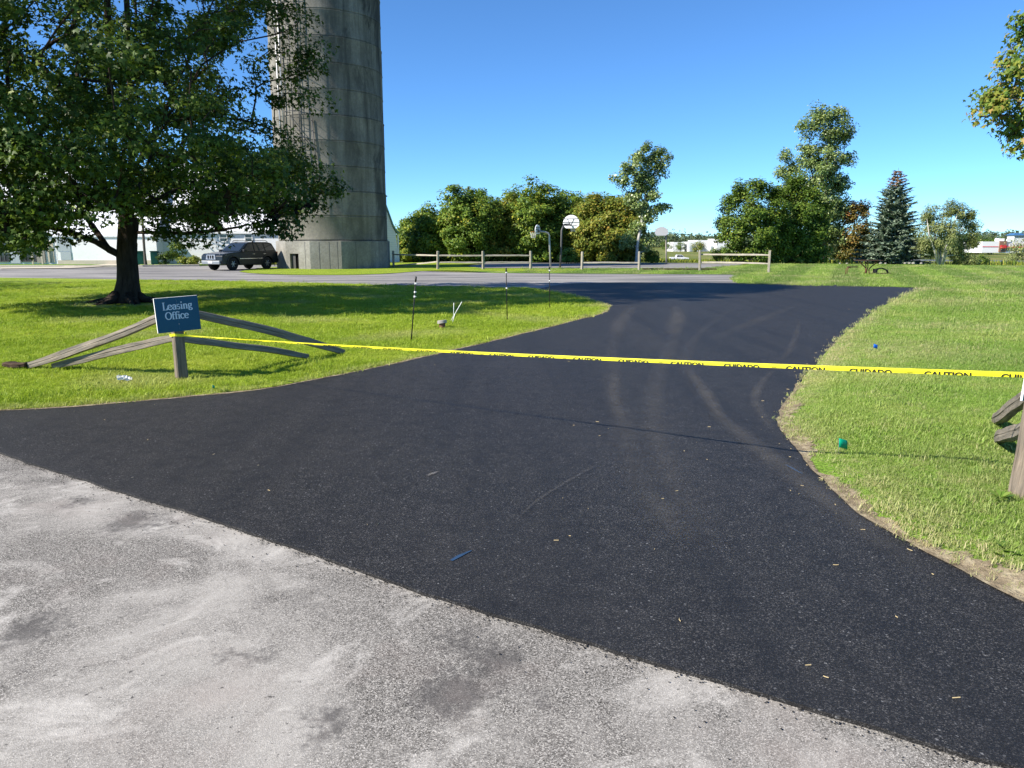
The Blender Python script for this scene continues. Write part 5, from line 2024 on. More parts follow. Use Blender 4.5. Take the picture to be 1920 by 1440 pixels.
# entrance fence with the leasing sign
def serif_text(mb, text, org, ex, ez, nz, size, spacing=1.0):
    """hand-drawn old-style serif letters swept with a broad nib; ex/ez span the board, nz its normal"""
    TH, TN = .165, .078

    def arc(cx, cy, rx, ry, a0, a1, n=14):
        return [(cx + rx * math.cos(R(a)), cy + ry * math.sin(R(a))) for a in np.linspace(a0, a1, n)]
    xh = .66
    S = {
        'L': (.66, [[(.17, .98), (.17, 0)], [(.17, .03), (.58, .03)], [(.56, .0), (.61, .24)], [(.03, .98), (.33, .98)], [(.03, .03), (.17, .03)]]),
        'O': (.86, [arc(.43, .49, .35, .47, 0, 360, 30)]),
        'e': (.58, [arc(.29, .33, .235, .315, 8, 320, 22), [(.08, .37), (.51, .37)]]),
        'a': (.57, [arc(.27, .46, .17, .185, 165, 0, 10) + [(.44, .34), (.44, .07), (.53, .03)], arc(.25, .19, .18, .165, 60, 330, 14)]),
        's': (.48, [arc(.235, .485, .155, .155, 30, 250, 12) + arc(.235, .185, .165, .165, 80, -150, 12)]),
        'i': (.32, [[(.16, .64), (.16, 0)], [(.04, .62), (.16, .62)], [(.04, .028), (.29, .028)], [(.16, .83), (.16, .97)]]),
        'n': (.66, [[(.15, .64), (.15, 0)], [(.03, .62), (.15, .62)], arc(.32, .43, .17, .20, 165, 0, 10) + [(.49, 0)], [(.03, .028), (.28, .028)], [(.38, .028), (.62, .028)]]),
        'g': (.56, [arc(.26, .44, .175, .195, 0, 360, 20), [(.40, .58), (.54, .63)], arc(.26, .16, .16, .09, 120, 250, 6) + [(.30, .06)] + arc(.30, -.08, .20, .14, 80, -180, 14) + [(.12, .02), (.22, .06)]]),
        'f': (.38, [[(.16, 0), (.16, .72)] + arc(.31, .74, .15, .22, 170, 45, 8), [(.03, .62), (.36, .62)], [(.04, .028), (.30, .028)]]),
        'c': (.52, [arc(.28, .33, .225, .315, 45, 318, 20), [(.43, .50), (.45, .60)]]),
    }
    x = 0
    lay = 0
    for ch in text:
        adv, strokes = S[ch]
        for st in strokes:
            vs = []
            n = len(st)
            for i, (px_, py_) in enumerate(st):
                a = st[max(i - 1, 0)]
                b = st[min(i + 1, n - 1)]
                dx, dy = b[0] - a[0], b[1] - a[1]
                L = math.hypot(dx, dy) + 1e-9
                w = (.088 if ch == 's' else TN) + (TH - (.088 if ch == 's' else TN)) * abs(dy) / L * (.3 if ch == 's' else 1)
                nx, ny = -dy / L * w / 2, dx / L * w / 2
                for q in (1, -1):
                    ax, ay = (x + px_ + nx * q) * size, (py_ + ny * q) * size
                    vs.append(org + ex * ax + ez * ay + nz * (.0004 * (lay % 4)))
            mb.add(vs, [(2 * i, 2 * i + 1, 2 * i + 3, 2 * i + 2) for i in range(n - 1)])
            lay += 1
        x += adv * spacing
    return x * size


def serif_width(text, size):
    adv = {'L': .66, 'O': .86, 'e': .58, 'a': .57, 's': .48, 'i': .32, 'n': .66, 'g': .56, 'f': .38, 'c': .52}
    return sum(adv[c] for c in text) * size


def leasing_corner():
    B = G(341, 709, .02)
    root = empty('entrance_fence', B, 'corner of weathered split rails carrying the blue sign', 'fence')
    rz = R(-40)        # post turned so one face looks east of the camera
    post(B, .99, .125, -rz, 1, 'wood_post', root, lean=(-.018, -.018))
    # rails (the far ends rest on the ground)
    rail(B + Vector((-.03, .02, .85)), G(55, 686, .05), .085, .11, 11, 'wood_rail', root, -.035)
    rail(B + Vector((-.04, .02, .50)), G(100, 687, .05), .085, .105, 12, 'wood_rail', root, .02)
    rail(B + Vector((.03, .04, .85)), G(645, 660, .03), .08, .115, 13, 'wood_rail', root, .025)
    rail(B + Vector((.03, .04, .50)), G(578, 668, .05), .07, .09, 14, 'wood_rail', root, .005)
    # sign board: normal looks towards the camera's right
    nrm = Vector((math.sin(R(143)), math.cos(R(143)), 0))
    ex = Vector((-nrm.y, nrm.x, 0))
    if ex.x < 0:
        ex = -ex
    roll = R(2.5)
    ez0 = Vector((0, 0, 1))
    ex_, ez_ = ex * math.cos(roll) + ez0 * math.sin(roll), ez0 * math.cos(roll) - ex * math.sin(roll)
    c = B + nrm * .095 + Vector((-.01, 0, .815))
    sr = empty('leasing_sign', c, 'blue sign with pale Leasing Office lettering on the weathered post', 'sign')
    w, h = .505, .425
    q = [c + ex_ * (sx * w / 2) + ez_ * (sz * h / 2) for sx, sz in ((-1, -1), (1, -1), (1, 1), (-1, 1))]
    MB().prism([p - nrm * .018 for p in q], nrm * .030).build('board', 'sign_edge', sr, bevel=.002)
    for s0, s1 in ((-1, -.0016), (.0016, 1)):
        qq = [c + ex_ * (sx * (w / 2 - .001)) + ez_ * (sz * (h / 2 - .001)) + nrm * .0125 for sx, sz in ((s0, -1), (s1, -1), (s1, 1), (s0, 1))]
        MB().prism(qq, nrm * .002).build('face_panel', 'sign_blue', sr)
    sz = .092
    f = c + nrm * .0165
    w1 = serif_width('Leasing', sz) * .98
    mb = MB()
    serif_text(mb, 'Leasing', f - ex_ * (w1 / 2 - .005) + ez_ * .062, ex_, ez_, nrm, sz, .98)
    mb.build('lettering', 'letter', sr, fix=False)
    w2 = serif_width('Office', sz) * .98
    mb = MB()
    serif_text(mb, 'Office', f - ex_ * (w2 / 2 + .012) - ez_ * .056, ex_, ez_, nrm, sz, .98)
    mb.build('lettering', 'letter', sr, fix=False)
    for zz in (.12, -.12):
        MB().tube([c + ez_ * zz + nrm * .012, c + ez_ * zz + nrm * .02], .007, 8).build('screw', 'steel', sr)
    return B


LB = leasing_corner()

# old dark rail stub lying at the far left end of the fence
def stub():
    p = G(35, 688, .03)
    root = empty('rail_stub', p, 'dark rotten post stub lying flat at the left rail end', 'log')
    rail(p + Vector((-.17, .04, .03)), p + Vector((.15, -.02, .035)), .19, .07, 15, 'wood_dark', root, name='log', taper=.9)


stub()


def on_lawn(x, y):
    p = G(x, y, .1)
    z = float(lawn_z(np.array([p.x]), np.array([p.y]))[0])
    p = G(x, y, z)
    return p


def right_corner():
    B = G(1921, 926, .15)
    root = empty('entrance_fence', B, 'weathered post with short split rails cut off at the right edge', 'fence')
    post(B, 1.0, .13, R(12), 2, 'wood_post', root, lean=(.05, 0))
    rail(B + Vector((.0, .05, .64)), on_lawn(1867, 792) + Vector((0, 0, .03)), .07, .10, 16, 'wood_rail', root, 0, taper=1)
    rail(B + Vector((-.01, .04, .42)), on_lawn(1874, 832) + Vector((0, 0, .04)), .07, .10, 17, 'wood_rail', root, 0, taper=1)
    # a sign seen from its edge
    c = at(1912.5, 751, B.y - .10)
    sr = empty('entrance_sign', c, 'sign board seen edge-on on the post at the right edge', 'sign')
    ex = Vector((.87, .5, 0))
    nn = Vector((.5, -.87, 0))
    up = Vector((.045, 0, 1)).normalized()
    q = [c, c + ex * .5, c + ex * .5 + up * .40, c + up * .40]
    MB().prism(q, nn * .012).build('board', 'sign_edge', sr)
    MB().prism([p + nn * .0125 + ex * .002 for p in q], nn * .002).build('face_panel', 'sign_blue', sr)
    return B


RB = right_corner()


# ------------------------------------------------------------------ caution tape
def caution_tape():
    A = LB + Vector((.05, -.075, .555))
    # the tape is tied off at the right post
    Bq = at(1921, 703, RB.y - .09)
    root = empty('caution_tape', A, 'yellow caution tape stretched across the fresh driveway', 'tape')
    N = 90
    d = Bq - A
    side = Vector((d.y, -d.x, 0)).normalized()
    if side.y > 0:
        side = -side            # faces the road

    def centre(t):
        sag = -.035 * 4 * t * (1 - t)
        return A + d * t + Vector((0, 0, sag))

    def frame(t):
        w = .010 + (.033 - .010) * t ** .8
        tilt = 1.15 * math.exp(-t * 9) * math.cos(t * 40) + .10 * math.sin(t * 7)
        upv = Vector((0, 0, 1)) * math.cos(tilt) + side * math.sin(tilt)
        n = side * math.cos(tilt) - Vector((0, 0, 1)) * math.sin(tilt)
        return w, upv, n
    vs, fs = [], []
    for i in range(N + 1):
        t = i / N
        w, u, n = frame(t)
        c = centre(t)
        vs += [c + u * w / 2, c + n * .002, c - u * w / 2]
    for i in range(N):
        for k in range(2):
            fs.append((i * 3 + k, i * 3 + k + 1, i * 3 + k + 4, i * 3 + k + 3))
    MB().add(vs, fs).build('ribbon', 'tape_yellow', root, smooth=True, fix=False)
    # loop round each post and a loose end
    for Pp, nm in ((LB + Vector((0, 0, .555)), 'knot'), (RB + Vector((.03, 0, .70)), 'knot')):
        mb = MB()
        m = 12
        vs = []
        for k in range(m + 1):
            a = 2 * math.pi * k / m
            q = Pp + Vector((math.cos(a) * .098, math.sin(a) * .098, .006 * math.sin(3 * a)))
            vs += [q + Vector((0, 0, .017)), q - Vector((0, 0, .017))]
        mb.add(vs, [(2 * k, 2 * k + 1, 2 * k + 3, 2 * k + 2) for k in range(m)])
        mb.build(nm, 'tape_yellow', root, fix=False)
    # print: the tape is folded lengthwise, so the words are cut off along the fold
    L = d.length

    def word_mesh(txt, h):
        cu = bpy.data.curves.new('word', 'FONT')
        cu.body = txt
        cu.size = 1
        cu.offset = .03
        ob = bpy.data.objects.new('word', cu)
        COL.objects.link(ob)
        bpy.context.view_layer.update()
        dg = bpy.context.evaluated_depsgraph_get()
        me = bpy.data.meshes.new_from_object(ob.evaluated_get(dg))
        bpy.data.objects.remove(ob)
        bm = bmesh.new()
        bm.from_mesh(me)
        cutz = .30
        bmesh.ops.bisect_plane(bm, geom=bm.verts[:] + bm.edges[:] + bm.faces[:], plane_co=(0, cutz, 0), plane_no=(0, 1, 0), clear_inner=True)
        # slice so that the letters can follow the ribbon
        bmesh.ops.triangulate(bm, faces=bm.faces[:])
        co = [(v.co.x, v.co.y - cutz) for v in bm.verts]
        idx = {v: i for i, v in enumerate(bm.verts)}
        fc = [tuple(idx[v] for v in f.verts) for f in bm.faces]
        bm.free()
        bpy.data.meshes.remove(me)
        xs = [c[0] for c in co]
        return co, fc, min(xs), max(xs)
    words = {w: word_mesh(w, 1) for w in ('CAUTION', 'CUIDADO')}
    period = .86
    s = L - .02
    hgt = .066
    pos = L + .14
    seq = ['CUIDADO', 'CAUTION']
    q = 0
    while pos > .25:
        w = seq[q % 2]
        co, fc, x0, x1 = words[w]
        wl_ = .255
        vs = []
        start = pos - wl_
        ok = True
        for cx, cy in co:
            sd = start + (cx - x0) / (x1 - x0) * wl_
            t = sd / L
            ww, u, n = frame(min(max(t, 0), 1))
            vs.append(centre(t) + u * (-ww / 2 + cy * hgt * ww / .046) + n * .0042)
        if start > .1 and pos <= L - .0:
            MB().add(vs, fc).build('printed_word', 'tape_black', root, fix=False)
        elif pos > L:
            fc2 = [f for f in fc if all(start + (co[i][0] - x0) / (x1 - x0) * wl_ < L - .01 for i in f)]
            MB().add(vs, fc2).build('printed_word', 'tape_black', root, fix=False)
        if w == 'CUIDADO':
            pos -= wl_ + .155
        else:
            # small maker's mark between the words
            mk = MB()
            ms = start - .085
            for k in range(3):
                a0, a1 = ms - .022 + .006 * k, ms + .026 - .004 * k
                zz = .017 - .007 * k
                pts = []
                for sd, dz in ((a0, 0), (a1, .002), (a1, .004), (a0, .002)):
                    t = max(.02, sd / L)
                    ww, u, n = frame(min(t, 1))
                    pts.append(centre(t) + u * (-ww / 2 + (zz + dz) * ww / .05) + n * .004)
                mk.add(pts, [(0, 1, 2, 3)])
            if start > .3:
                mk.build('printed_mark', 'tape_black', root, fix=False)
            pos -= wl_ + .185
        q += 1


caution_tape()


# ------------------------------------------------------------------ rail fence across the yard
def yard_fence():
    spec = [(738, 500, 1.12, 'dark'), (821, 504.5, 1.15, 0), (906, 504.5, 1.15, 0), (995, 504, 1.15, 0), (1091, 506, 1.13, 0), (1198, 506.5, 1.15, 0), (1312, 507, 1.17, 0), (1441, 510.5, 1.24, 0)]
    pos = [G(x, y, .02) for x, y, h, k in spec]
    ra = empty('rail_fence', pos[2], 'three bays of bleached two-rail fence right of the silo', 'fence', 'split rail fence along the yard')
    rb = empty('rail_fence', pos[4], 'single low rail between two posts in front of the hedge', 'fence', 'split rail fence along the yard')
    rc = empty('rail_fence', pos[7], 'two-rail fence bay with leaning post before the leafy maple', 'fence', 'split rail fence along the yard')
    roots = [ra, ra, ra, ra, rb, rb, rc, rc]
    for i, (p, (x, y, h, k)) in enumerate(zip(pos, spec)):
        post(p, h, .135, R(20 + 7 * i), 30 + i, 'wood_far_post', roots[i], lean=((-.16 if i == 6 else .02 * math.sin(i * 2)), 0))

    def bay(a, b, hs, root, drop=()):
        for j, h in enumerate(hs):
            p0, p1 = pos[a] + Vector((0, 0, h)), pos[b] + Vector((0, 0, h))
            if j in drop:
                p0 = pos[a] + Vector((.1, -.1, .06))
            rail(p0, p1, .09, .10, 50 + a * 3 + j, 'wood_far', root, 0, taper=.75)
    bay(0, 1, (.86, .47), ra, (1,))
    bay(1, 2, (.86, .42), ra)
    bay(2, 3, (.86, .42), ra)
    bay(4, 5, (.45,), rb)
    bay(6, 7, (.98, .50), rc)
    dv = pos[6]
    lie = empty('shadow_bar', pos[5] + Vector((1, .3, 0)), 'dark beam standing for the silo shadow in the open fence bay', 'log')  # dark timber laid in place of the silo's shadow tip
    rail(pos[5] + Vector((.3, .5, .06)), pos[6] + Vector((1.2, .6, .05)), .10, .09, 90, 'wood_dark', lie, name='log')


yard_fence()


# ------------------------------------------------------------------ basketball hoops
def fan_outline(w, h, n=16):
    """fan-shaped backboard: flat-bottomed, round-topped"""
    pts = [(-w * .30, 0), (w * .30, 0), (w * .46, h * .16)]
    pts += [(w * .5 * math.cos(a), h * .38 + h * .62 * math.sin(a)) for a in np.linspace(0, math.pi, n)]
    pts += [(-w * .46, h * .16)]
    return pts


def hoop(label, base, board_c, face_az, w, h, mat, pole_mat, goose, back=True, rim=True):
    root = empty('basketball_hoop', base, label, 'basketball hoop', 'basketball hoops around the court')
    n = Vector((math.sin(face_az), math.cos(face_az), 0))
    ex = Vector((-n.y, n.x, 0))
    o = [board_c + ex * x + Vector((0, 0, z - h / 2)) for x, z in fan_outline(w, h)]
    bd = MB().prism([p - n * .02 for p in o], n * .04).build('backboard', mat, root)
    fr = MB()
    b = -n * .045
    for za, zb, xa, xb in ((.22, .22, -.48, .48), (-.05, -.05, -.5, .5), (.22, -.30, -.18, .02), (.22, -.30, .24, .02), (-.30, -.30, -.36, .36)):
        fr.tube([board_c + b + ex * xa * w + Vector((0, 0, za * h)), board_c + b + ex * xb * w + Vector((0, 0, zb * h))], .018, 5)
    fr.build('backboard_frame', 'steel_dark', root)
    MB().tube([base + Vector((0, 0, -.2))] + goose, .065, 10).build('pole', pole_mat, root, smooth=True)
    if rim:
        rc = board_c + n * .30 + Vector((0, 0, -h * .28))
        MB().tube([rc + Vector((.225 * math.cos(a), .225 * math.sin(a), 0)) for a in np.linspace(0, 2 * math.pi, 19)], .012, 5, False).build('rim', 'orange', root)
        nt = MB()
        for k in range(10):
            a, a2 = k * .628, k * .628 + .5
            nt.tube([rc + Vector((.22 * math.cos(a), .22 * math.sin(a), -.01)), rc + Vector((.13 * math.cos(a2), .13 * math.sin(a2), -.40))], .008, 4)
            nt.tube([rc + Vector((.22 * math.cos(a), .22 * math.sin(a), -.01)), rc + Vector((.13 * math.cos(a2 - 1), .13 * math.sin(a2 - 1), -.40))], .008, 4)
        nt.build('net', 'net', root)


def hoops():
    Y = 52.0
    b = at(1050, 502, Y)
    base = Vector((b.x, Y, .01))
    c = at(1071, 415.5, Y + .9)
    t1 = at(1053, 432, Y)
    hoop('white fan-backed hoop on a dark pole before the hedge', base, c, R(28), 1.22, .90, 'backboard', 'steel_dark',
         [at(1052, 470, Y), t1, t1 + Vector((.05, .05, .12)), at(1058, 421, Y + .15), c + Vector((-.10, -.16, -.18))])
    Y = 51.8
    b = at(1032.5, 500, Y)
    base = Vector((b.x, Y, .01))
    c = at(1008, 430, Y - .2)
    t1 = at(1029.5, 441, Y)
    hoop('narrow edge-turned hoop on a pale bent pole behind the stake', base, c, R(-72), 1.22, .62, 'backboard', 'steel',
         [at(1031, 470, Y), t1, at(1027.5, 437, Y - .02), at(1023, 435.4, Y - .05), c + Vector((.10, 0, -.12))])
    Y = 60.5
    b = at(1249.5, 497, Y)
    base = Vector((b.x, Y, .01))
    c = at(1240.5, 433.5, Y - .15)
    t1 = at(1248.5, 440, Y + .1)
    hoop('grey weathered hoop on a wooden pole in front of the far field', base, c, R(188), 1.06, .68, 'backboard_grey', 'wood_far_post',
         [at(1249, 470, Y), t1, c + Vector((.2, .12, -.05))], rim=False)


hoops()


# ------------------------------------------------------------------ small things on the lawns
def stake(pb, pt, label, clips):
    b = G(*pb, .0)
    t = at(pt[0], pt[1], b.y + .02)
    root = empty('marker_stake', b, label, 'stake', 'black stakes along the lawn edge')
    d = t - b
    MB().tube([b - d * .05, b + d * .5, t], [.011, .011, .011], 7).build('rod', 'black', root, smooth=True)
    MB().tube([b + d * .93, t + d * .004], [.016, .016], 8).build('cap', 'black', root, smooth=True)
    for f in clips:
        c = b + d * f
        m = MB()
        m.tube([c - d.normalized() * .015, c + d.normalized() * .015], .0145, 8)
        m.box(c + Vector((.018, -.010, 0)), (.022, .015, .013), .3)
        m.build('insulator', 'plastic_white', root)


stake((771, 641), (780, 519), 'nearest black stake with white clips on the lawn', (.70, .77, .90))
stake((951, 600), (949, 503), 'middle black stake standing by the lawn edge', (.62, .92))
stake((1031, 579), (1030, 499), 'farthest black stake in line with the bent hoop pole', (.66, .90, .99))


def cleanout():
    b = G(829, 615, .012)
    root = empty('cleanout_pipe', b, 'short brown pipe with a tilted grey cap on the lawn', 'pipe')
    MB().tube([b + Vector((0, 0, -.05)), b + Vector((.005, 0, .10))], .062, 16).build('pipe', 'rust', root, smooth=False)
    c = b + Vector((0, 0, .125))
    ax = Vector((-.12, .10, 1)).normalized()
    MB().tube([c - ax * .03, c + ax * .025, c + ax * .034], [.098, .094, .08], 18).build('cap', 'stone', root)
    r2 = empty('pvc_sticks', G(848, 606, .012), 'thin white rods crossed upright in the grass', 'rods')
    g = G(847, 607, .012)
    ends = [((842, 605), (866, 566)), ((850, 606), (851, 568)), ((847, 607), (853, 588))]
    for (x0, y0), (x1, y1) in ends:
        p0 = G(x0, y0, .0)
        MB().tube([p0 - Vector((0, 0, .03)), at(x1, y1, g.y + .02 * (x1 - 850) / 10)], .008, 6).build('rod', 'plastic_white', r2, smooth=True)


cleanout()


def flag(b, size, mat, label, lean, az, h=.20):
    root = empty('marker_flag', b, label, 'flag', 'survey flags in the grass')
    t = b + Vector((lean[0], lean[1], h))
    MB().tube([b - Vector((0, 0, .03)), t], .0018, 5).build('wire', 'wire', root)
    e = Vector((math.cos(az), math.sin(az), -.22)).normalized()
    u = (t - b).normalized()
    vs, fs = [], []
    n = 6
    for i in range(n + 1):
        k = i / n
        c = t + e * size * 1.2 * k + Vector((0, 0, 0)) + e.cross(u) * .006 * math.sin(k * 5) - Vector((0, 0, .008 * k * k))
        vs += [c, c - u * size]
    fs = [(2 * i, 2 * i + 1, 2 * i + 3, 2 * i + 2) for i in range(n)]
    o = MB().add(vs, fs).build('flag', mat, root, smooth=True, fix=False)
    s = o.modifiers.new('thickness', 'SOLIDIFY')
    s.thickness = .0008


flag(on_lawn(1573, 850), .075, 'flag_green', 'bright green flag nearest the driveway bend', (-.012, 0, 0), .25, .125)
flag(on_lawn(1637, 658), .06, 'flag_blue', 'blue flag beyond the yellow tape on the pale lawn', (0, 0, 0), .1, .11)
flag(G(-10, 652, .012), .085, 'flag_teal', 'teal flag at the far left edge of the lawn', (0, 0, 0), -.3, .15)
flag(G(399, 733, .012), .035, 'flag_green', 'tiny green flag by the driveway edge right of the sign post', (0, 0, 0), 1.2, .07)


def crumple():
    b = G(233, 711, .05)
    root = empty('paper_scrap', b, 'white scrap of paper lying in the grass below the rails', 'litter')
    bm = bmesh.new()
    bmesh.ops.create_grid(bm, x_segments=6, y_segments=5, size=.5)
    r = random.Random(4)
    for v in bm.verts:
        v.co = Vector((v.co.x * .17, v.co.y * .11, r.uniform(0, .035)))
    me = bpy.data.meshes.new('paper')
    bm.to_mesh(me)
    bm.free()
    me.materials.append(MAT['paper'])
    o = bpy.data.objects.new('paper', me)
    link(o, root)
    o.rotation_euler = (.25, .2, .6)


crumple()


def picnic():
    Y = 41.2
    c = at(1626, 515, Y)
    B = Vector((c.x, Y, .012))
    root = empty('picnic_table', B, 'dark broken picnic table with a bent pedestal on the striped lawn', 'table')
    s = Y / CP / FPX
    zt = .74
    for k in range(5):
        MB().box(B + Vector((0, -.34 + .17 * k, zt)), (1.22, .15, .045)).build('top_plank', 'wood_dark', root, bevel=.008)
    for sx in (-1, 1):
        MB().tube([B + Vector((sx * .46, 0, zt - .03)), B + Vector((sx * .40, 0, zt - .16)), B + Vector((sx * .14, 0, .36)), B + Vector((sx * .07, 0, .25)), B + Vector((sx * .10, 0, 0))], .032, 7).build('leg', 'rust', root, smooth=True)
        MB().tube([B + Vector((sx * .08, .25, zt - .03)), B + Vector((sx * .05, .1, .4)), B + Vector((sx * .03, .22, 0))], .028, 7).build('leg', 'rust', root, smooth=True)
    c2 = at(1594, 515, Y - .3)
    B2 = Vector((c2.x, Y - .3, .012))
    r2 = empty('picnic_bench', B2, 'narrow picnic seat on a bent pipe left of the broken table', 'bench')
    MB().box(B2 + Vector((.10, 0, .40)), (.50, .26, .05)).build('seat', 'wood_dark', r2, bevel=.008)
    for dx, dy in ((-.28, -.08), (-.12, .10)):
        MB().tube([B2 + Vector((dx + .18, dy, .37)), B2 + Vector((dx + .06, dy, .36)), B2 + Vector((dx, dy, .28)), B2 + Vector((dx - .02, dy, 0))], .02, 7).build('leg', 'rust', r2, smooth=True)
    c3 = at(1652, 516, Y - .2)
    B3 = Vector((c3.x, Y - .2, .012))
    r3 = empty('picnic_bench', B3, 'overturned picnic seat lying right of the broken table', 'bench')
    MB().box(B3 + Vector((0, 0, .035)), (1.0, .28, .05), .06).build('seat', 'wood_dark', r3, bevel=.008)
    for dx in (-.42, -.36):
        MB().tube([B3 + Vector((dx, .0, .03)), B3 + Vector((dx + .18, 0, .30)), B3 + Vector((dx + .42, .05, .33)), B3 + Vector((dx + .70, .05, .22)), B3 + Vector((dx + .78, .05, .04))], .028, 7).build('leg', 'black', r3, smooth=True)
    MB().box(B3 + Vector((-.33, .02, .16)), (.10, .24, .26), .3).build('bracket', 'black', r3)


picnic()

# row of stones under the spruce
for i, (x, y, w) in enumerate([(1651, 496, .26), (1660, 495.5, .2), (1575, 494, .18), (1588, 493.5, .2), (1697, 495, .24), (1705, 495.5, .22), (1712, 496, .26), (1727, 497, .24)]):
    Y = 61 + .4 * (i % 3)
    p = at(x, y, Y)
    bm = bmesh.new()
    bmesh.ops.create_icosphere(bm, subdivisions=2, radius=.5)
    rr = random.Random(i)
    for v in bm.verts:
        v.co *= rr.uniform(.85, 1.1)
        v.co.z *= .65
    me = bpy.data.meshes.new('stone')
    bm.to_mesh(me)
    bm.free()
    me.materials.append(MAT['stone'])
    o = bpy.data.objects.new('garden_stone', me)
    o.location = (p.x, Y, w * .22)
    o.scale = (w, w, w)
    o.rotation_euler = (0, 0, i)
    link(o)
    lab = ['pale stone first from the table side under the spruce', 'pale stone second from the table side under the spruce', 'small stone first left behind the picnic table', 'small stone second left behind the picnic table', 'pale stone first in the short row right of the spruce trunk', 'pale stone second in the short row right of the spruce trunk', 'pale stone third in the short row right of the spruce trunk', 'pale stone nearest the birch clump'][i]
    tag(o, lab, 'stone', 'stones edging the lawn under the spruce')


# ------------------------------------------------------------------ marks and litter on the asphalt
def ribbon(name, pts_px, wid, amount, mat='dust', z=ZN + .003):
    P = smooth_poly([G(x, y, ZN) for x, y in pts_px], 6)
    d = np.gradient(P, axis=0)
    d /= np.linalg.norm(d, axis=1)[:, None] + 1e-9
    nn = np.stack([-d[:, 1], d[:, 0]], 1)
    n = len(P)
    wv = np.interp(np.linspace(0, 1, n), np.linspace(0, 1, len(wid)), wid)
    me = bpy.data.meshes.new(name)
    vs, fs = [], []
    for i in range(n):
        a, b = P[i] + nn[i] * wv[i] / 2, P[i] - nn[i] * wv[i] / 2
        vs += [(a[0], a[1], z), (b[0], b[1], z)]
    fs = [(2 * i, 2 * i + 1, 2 * i + 3, 2 * i + 2) for i in range(n - 1)]
    me.from_pydata(vs, [], fs)
    uv = me.uv_layers.new(name='UVMap')
    for p in me.polygons:
        for li in p.loop_indices:
            vi = me.loops[li].vertex_index
            uv.data[li].uv = ((vi // 2) / (n - 1), vi % 2)
    me.materials.append(MAT[mat])
    o = bpy.data.objects.new(name, me)
    link(o, DRIVE)
    o['amount'] = float(amount)
    return o


zz = 0
for pts, wd, am in [
    ([(1188, 573), (1172, 592), (1158, 612), (1152, 630)], [.3, .35, .25], 1.3),
    ([(1264, 572), (1272, 588), (1266, 608), (1258, 630)], [.25, .4, .3], 1.5),
    ([(1288, 690), (1318, 728), (1340, 762), (1352, 782)], [.10, .16, .08], 1.7),
    ([(1338, 770), (1390, 810), (1450, 862), (1540, 930), (1640, 1010)], [.12, .22, .25, .15], .9),
    ([(1455, 690), (1430, 715), (1415, 745), (1430, 780), (1452, 812)], [.06, .12, .10, .08], 1.3),
    ([(1500, 600), (1492, 630), (1478, 660), (1460, 680)], [.08, .12, .10], 1.1),
    ([(1155, 690), (1152, 740), (1168, 800)], [.08, .14, .06], .9),
    ([(1210, 920), (1232, 948), (1262, 985), (1290, 1020)], [.12, .2, .12], .9),
    ([(960, 985), (1010, 938), (1080, 895), (1130, 868)], [.012, .03, .02], 1.1),
    ([(1180, 700), (1230, 800), (1260, 900), (1330, 1030)], [.5, .8, .6], .30),
    ([(1330, 640), (1400, 610), (1450, 590), (1500, 570)], [.2, .35, .2], .7),
    ([(1262, 575), (1272, 600), (1262, 640), (1240, 690), (1225, 760), (1240, 850), (1290, 960), (1350, 1060)], [.2, .22, .2], .75),
    ([(1185, 575), (1155, 630), (1150, 700), (1165, 790), (1200, 900), (1260, 1010)], [.2, .22, .2], .65),
    ([(1285, 680), (1345, 775), (1420, 840), (1520, 915), (1640, 1010), (1760, 1090)], [.12, .18, .14], .9),
    ([(1405, 560), (1330, 610), (1290, 660), (1300, 720), (1360, 800)], [.15, .2, .15], .5),
    ([(1180, 600), (1220, 640), (1260, 680)], [.4, .8, .4], .35),
]:
    zz += 1
    o = ribbon('dust_streak', pts, [q * 1.5 for q in wd], am * .40, z=ZN + .002 + .0008 * zz)
for pts, wd in (([(846, 1052), (862, 1043), (884, 1033)], [.02, .026, .006]), ([(1474, 872), (1488, 880), (1504, 889)], [.01, .026, .01])):
    ribbon('paint_mark', pts, wd, 1, 'paint_blue', ZN + .0035)
ribbon('dust_streak', [(800, 893), (812, 888), (824, 884)], [.03, .05, .02], 3.2, z=ZN + .004)

# shallow crumbs and clippings: too many to count
def litter():
    V, F = [], []
    n = 45
    k = 0
    pts = []
    while len(pts) < n:
        x, y = random.uniform(0, 1920), random.uniform(560, 1420) if random.random() < .5 else random.uniform(640, 1000)
        p = G(x, y, ZN)
        if inside(NEW_POLY, np.array([[p.x, p.y]]))[0]:
            pts.append(p)
    # more along the right-hand lawn edge
    for q in L_RIGHT[::3]:
        if 2.5 < q[1] < 14:
            for _ in range(1):
                pts.append(Vector((q[0] - abs(random.gauss(0, .09)), q[1] + random.gauss(0, .05), ZN)))
    for p in pts:
        L = random.uniform(.004, .017)
        w = random.uniform(.0008, .0018)
        a = random.uniform(0, 6.28)
        d = Vector((math.cos(a), math.sin(a), 0))
        nn = Vector((-d.y, d.x, 0))
        b = nn * random.uniform(-.3, .3) * L
        h = Vector((0, 0, .0035))
        q = [p - d * L, p + b, p + d * L]
        vs = []
        for t in q:
            vs += [t + nn * w + h, t - nn * w + h, t + h * 1.9]
        V += vs
        F += [(k, k + 3, k + 5, k + 2), (k + 1, k + 2, k + 5, k + 4), (k + 3, k + 6, k + 8, k + 5), (k + 4, k + 5, k + 8, k + 7)]
        k += 9
    o = np_mesh('clippings', np.array(V), np.array(F), 'straw')
    tag(o, 'stray straw and grass clippings on the fresh asphalt', 'litter', kind='stuff')


litter()


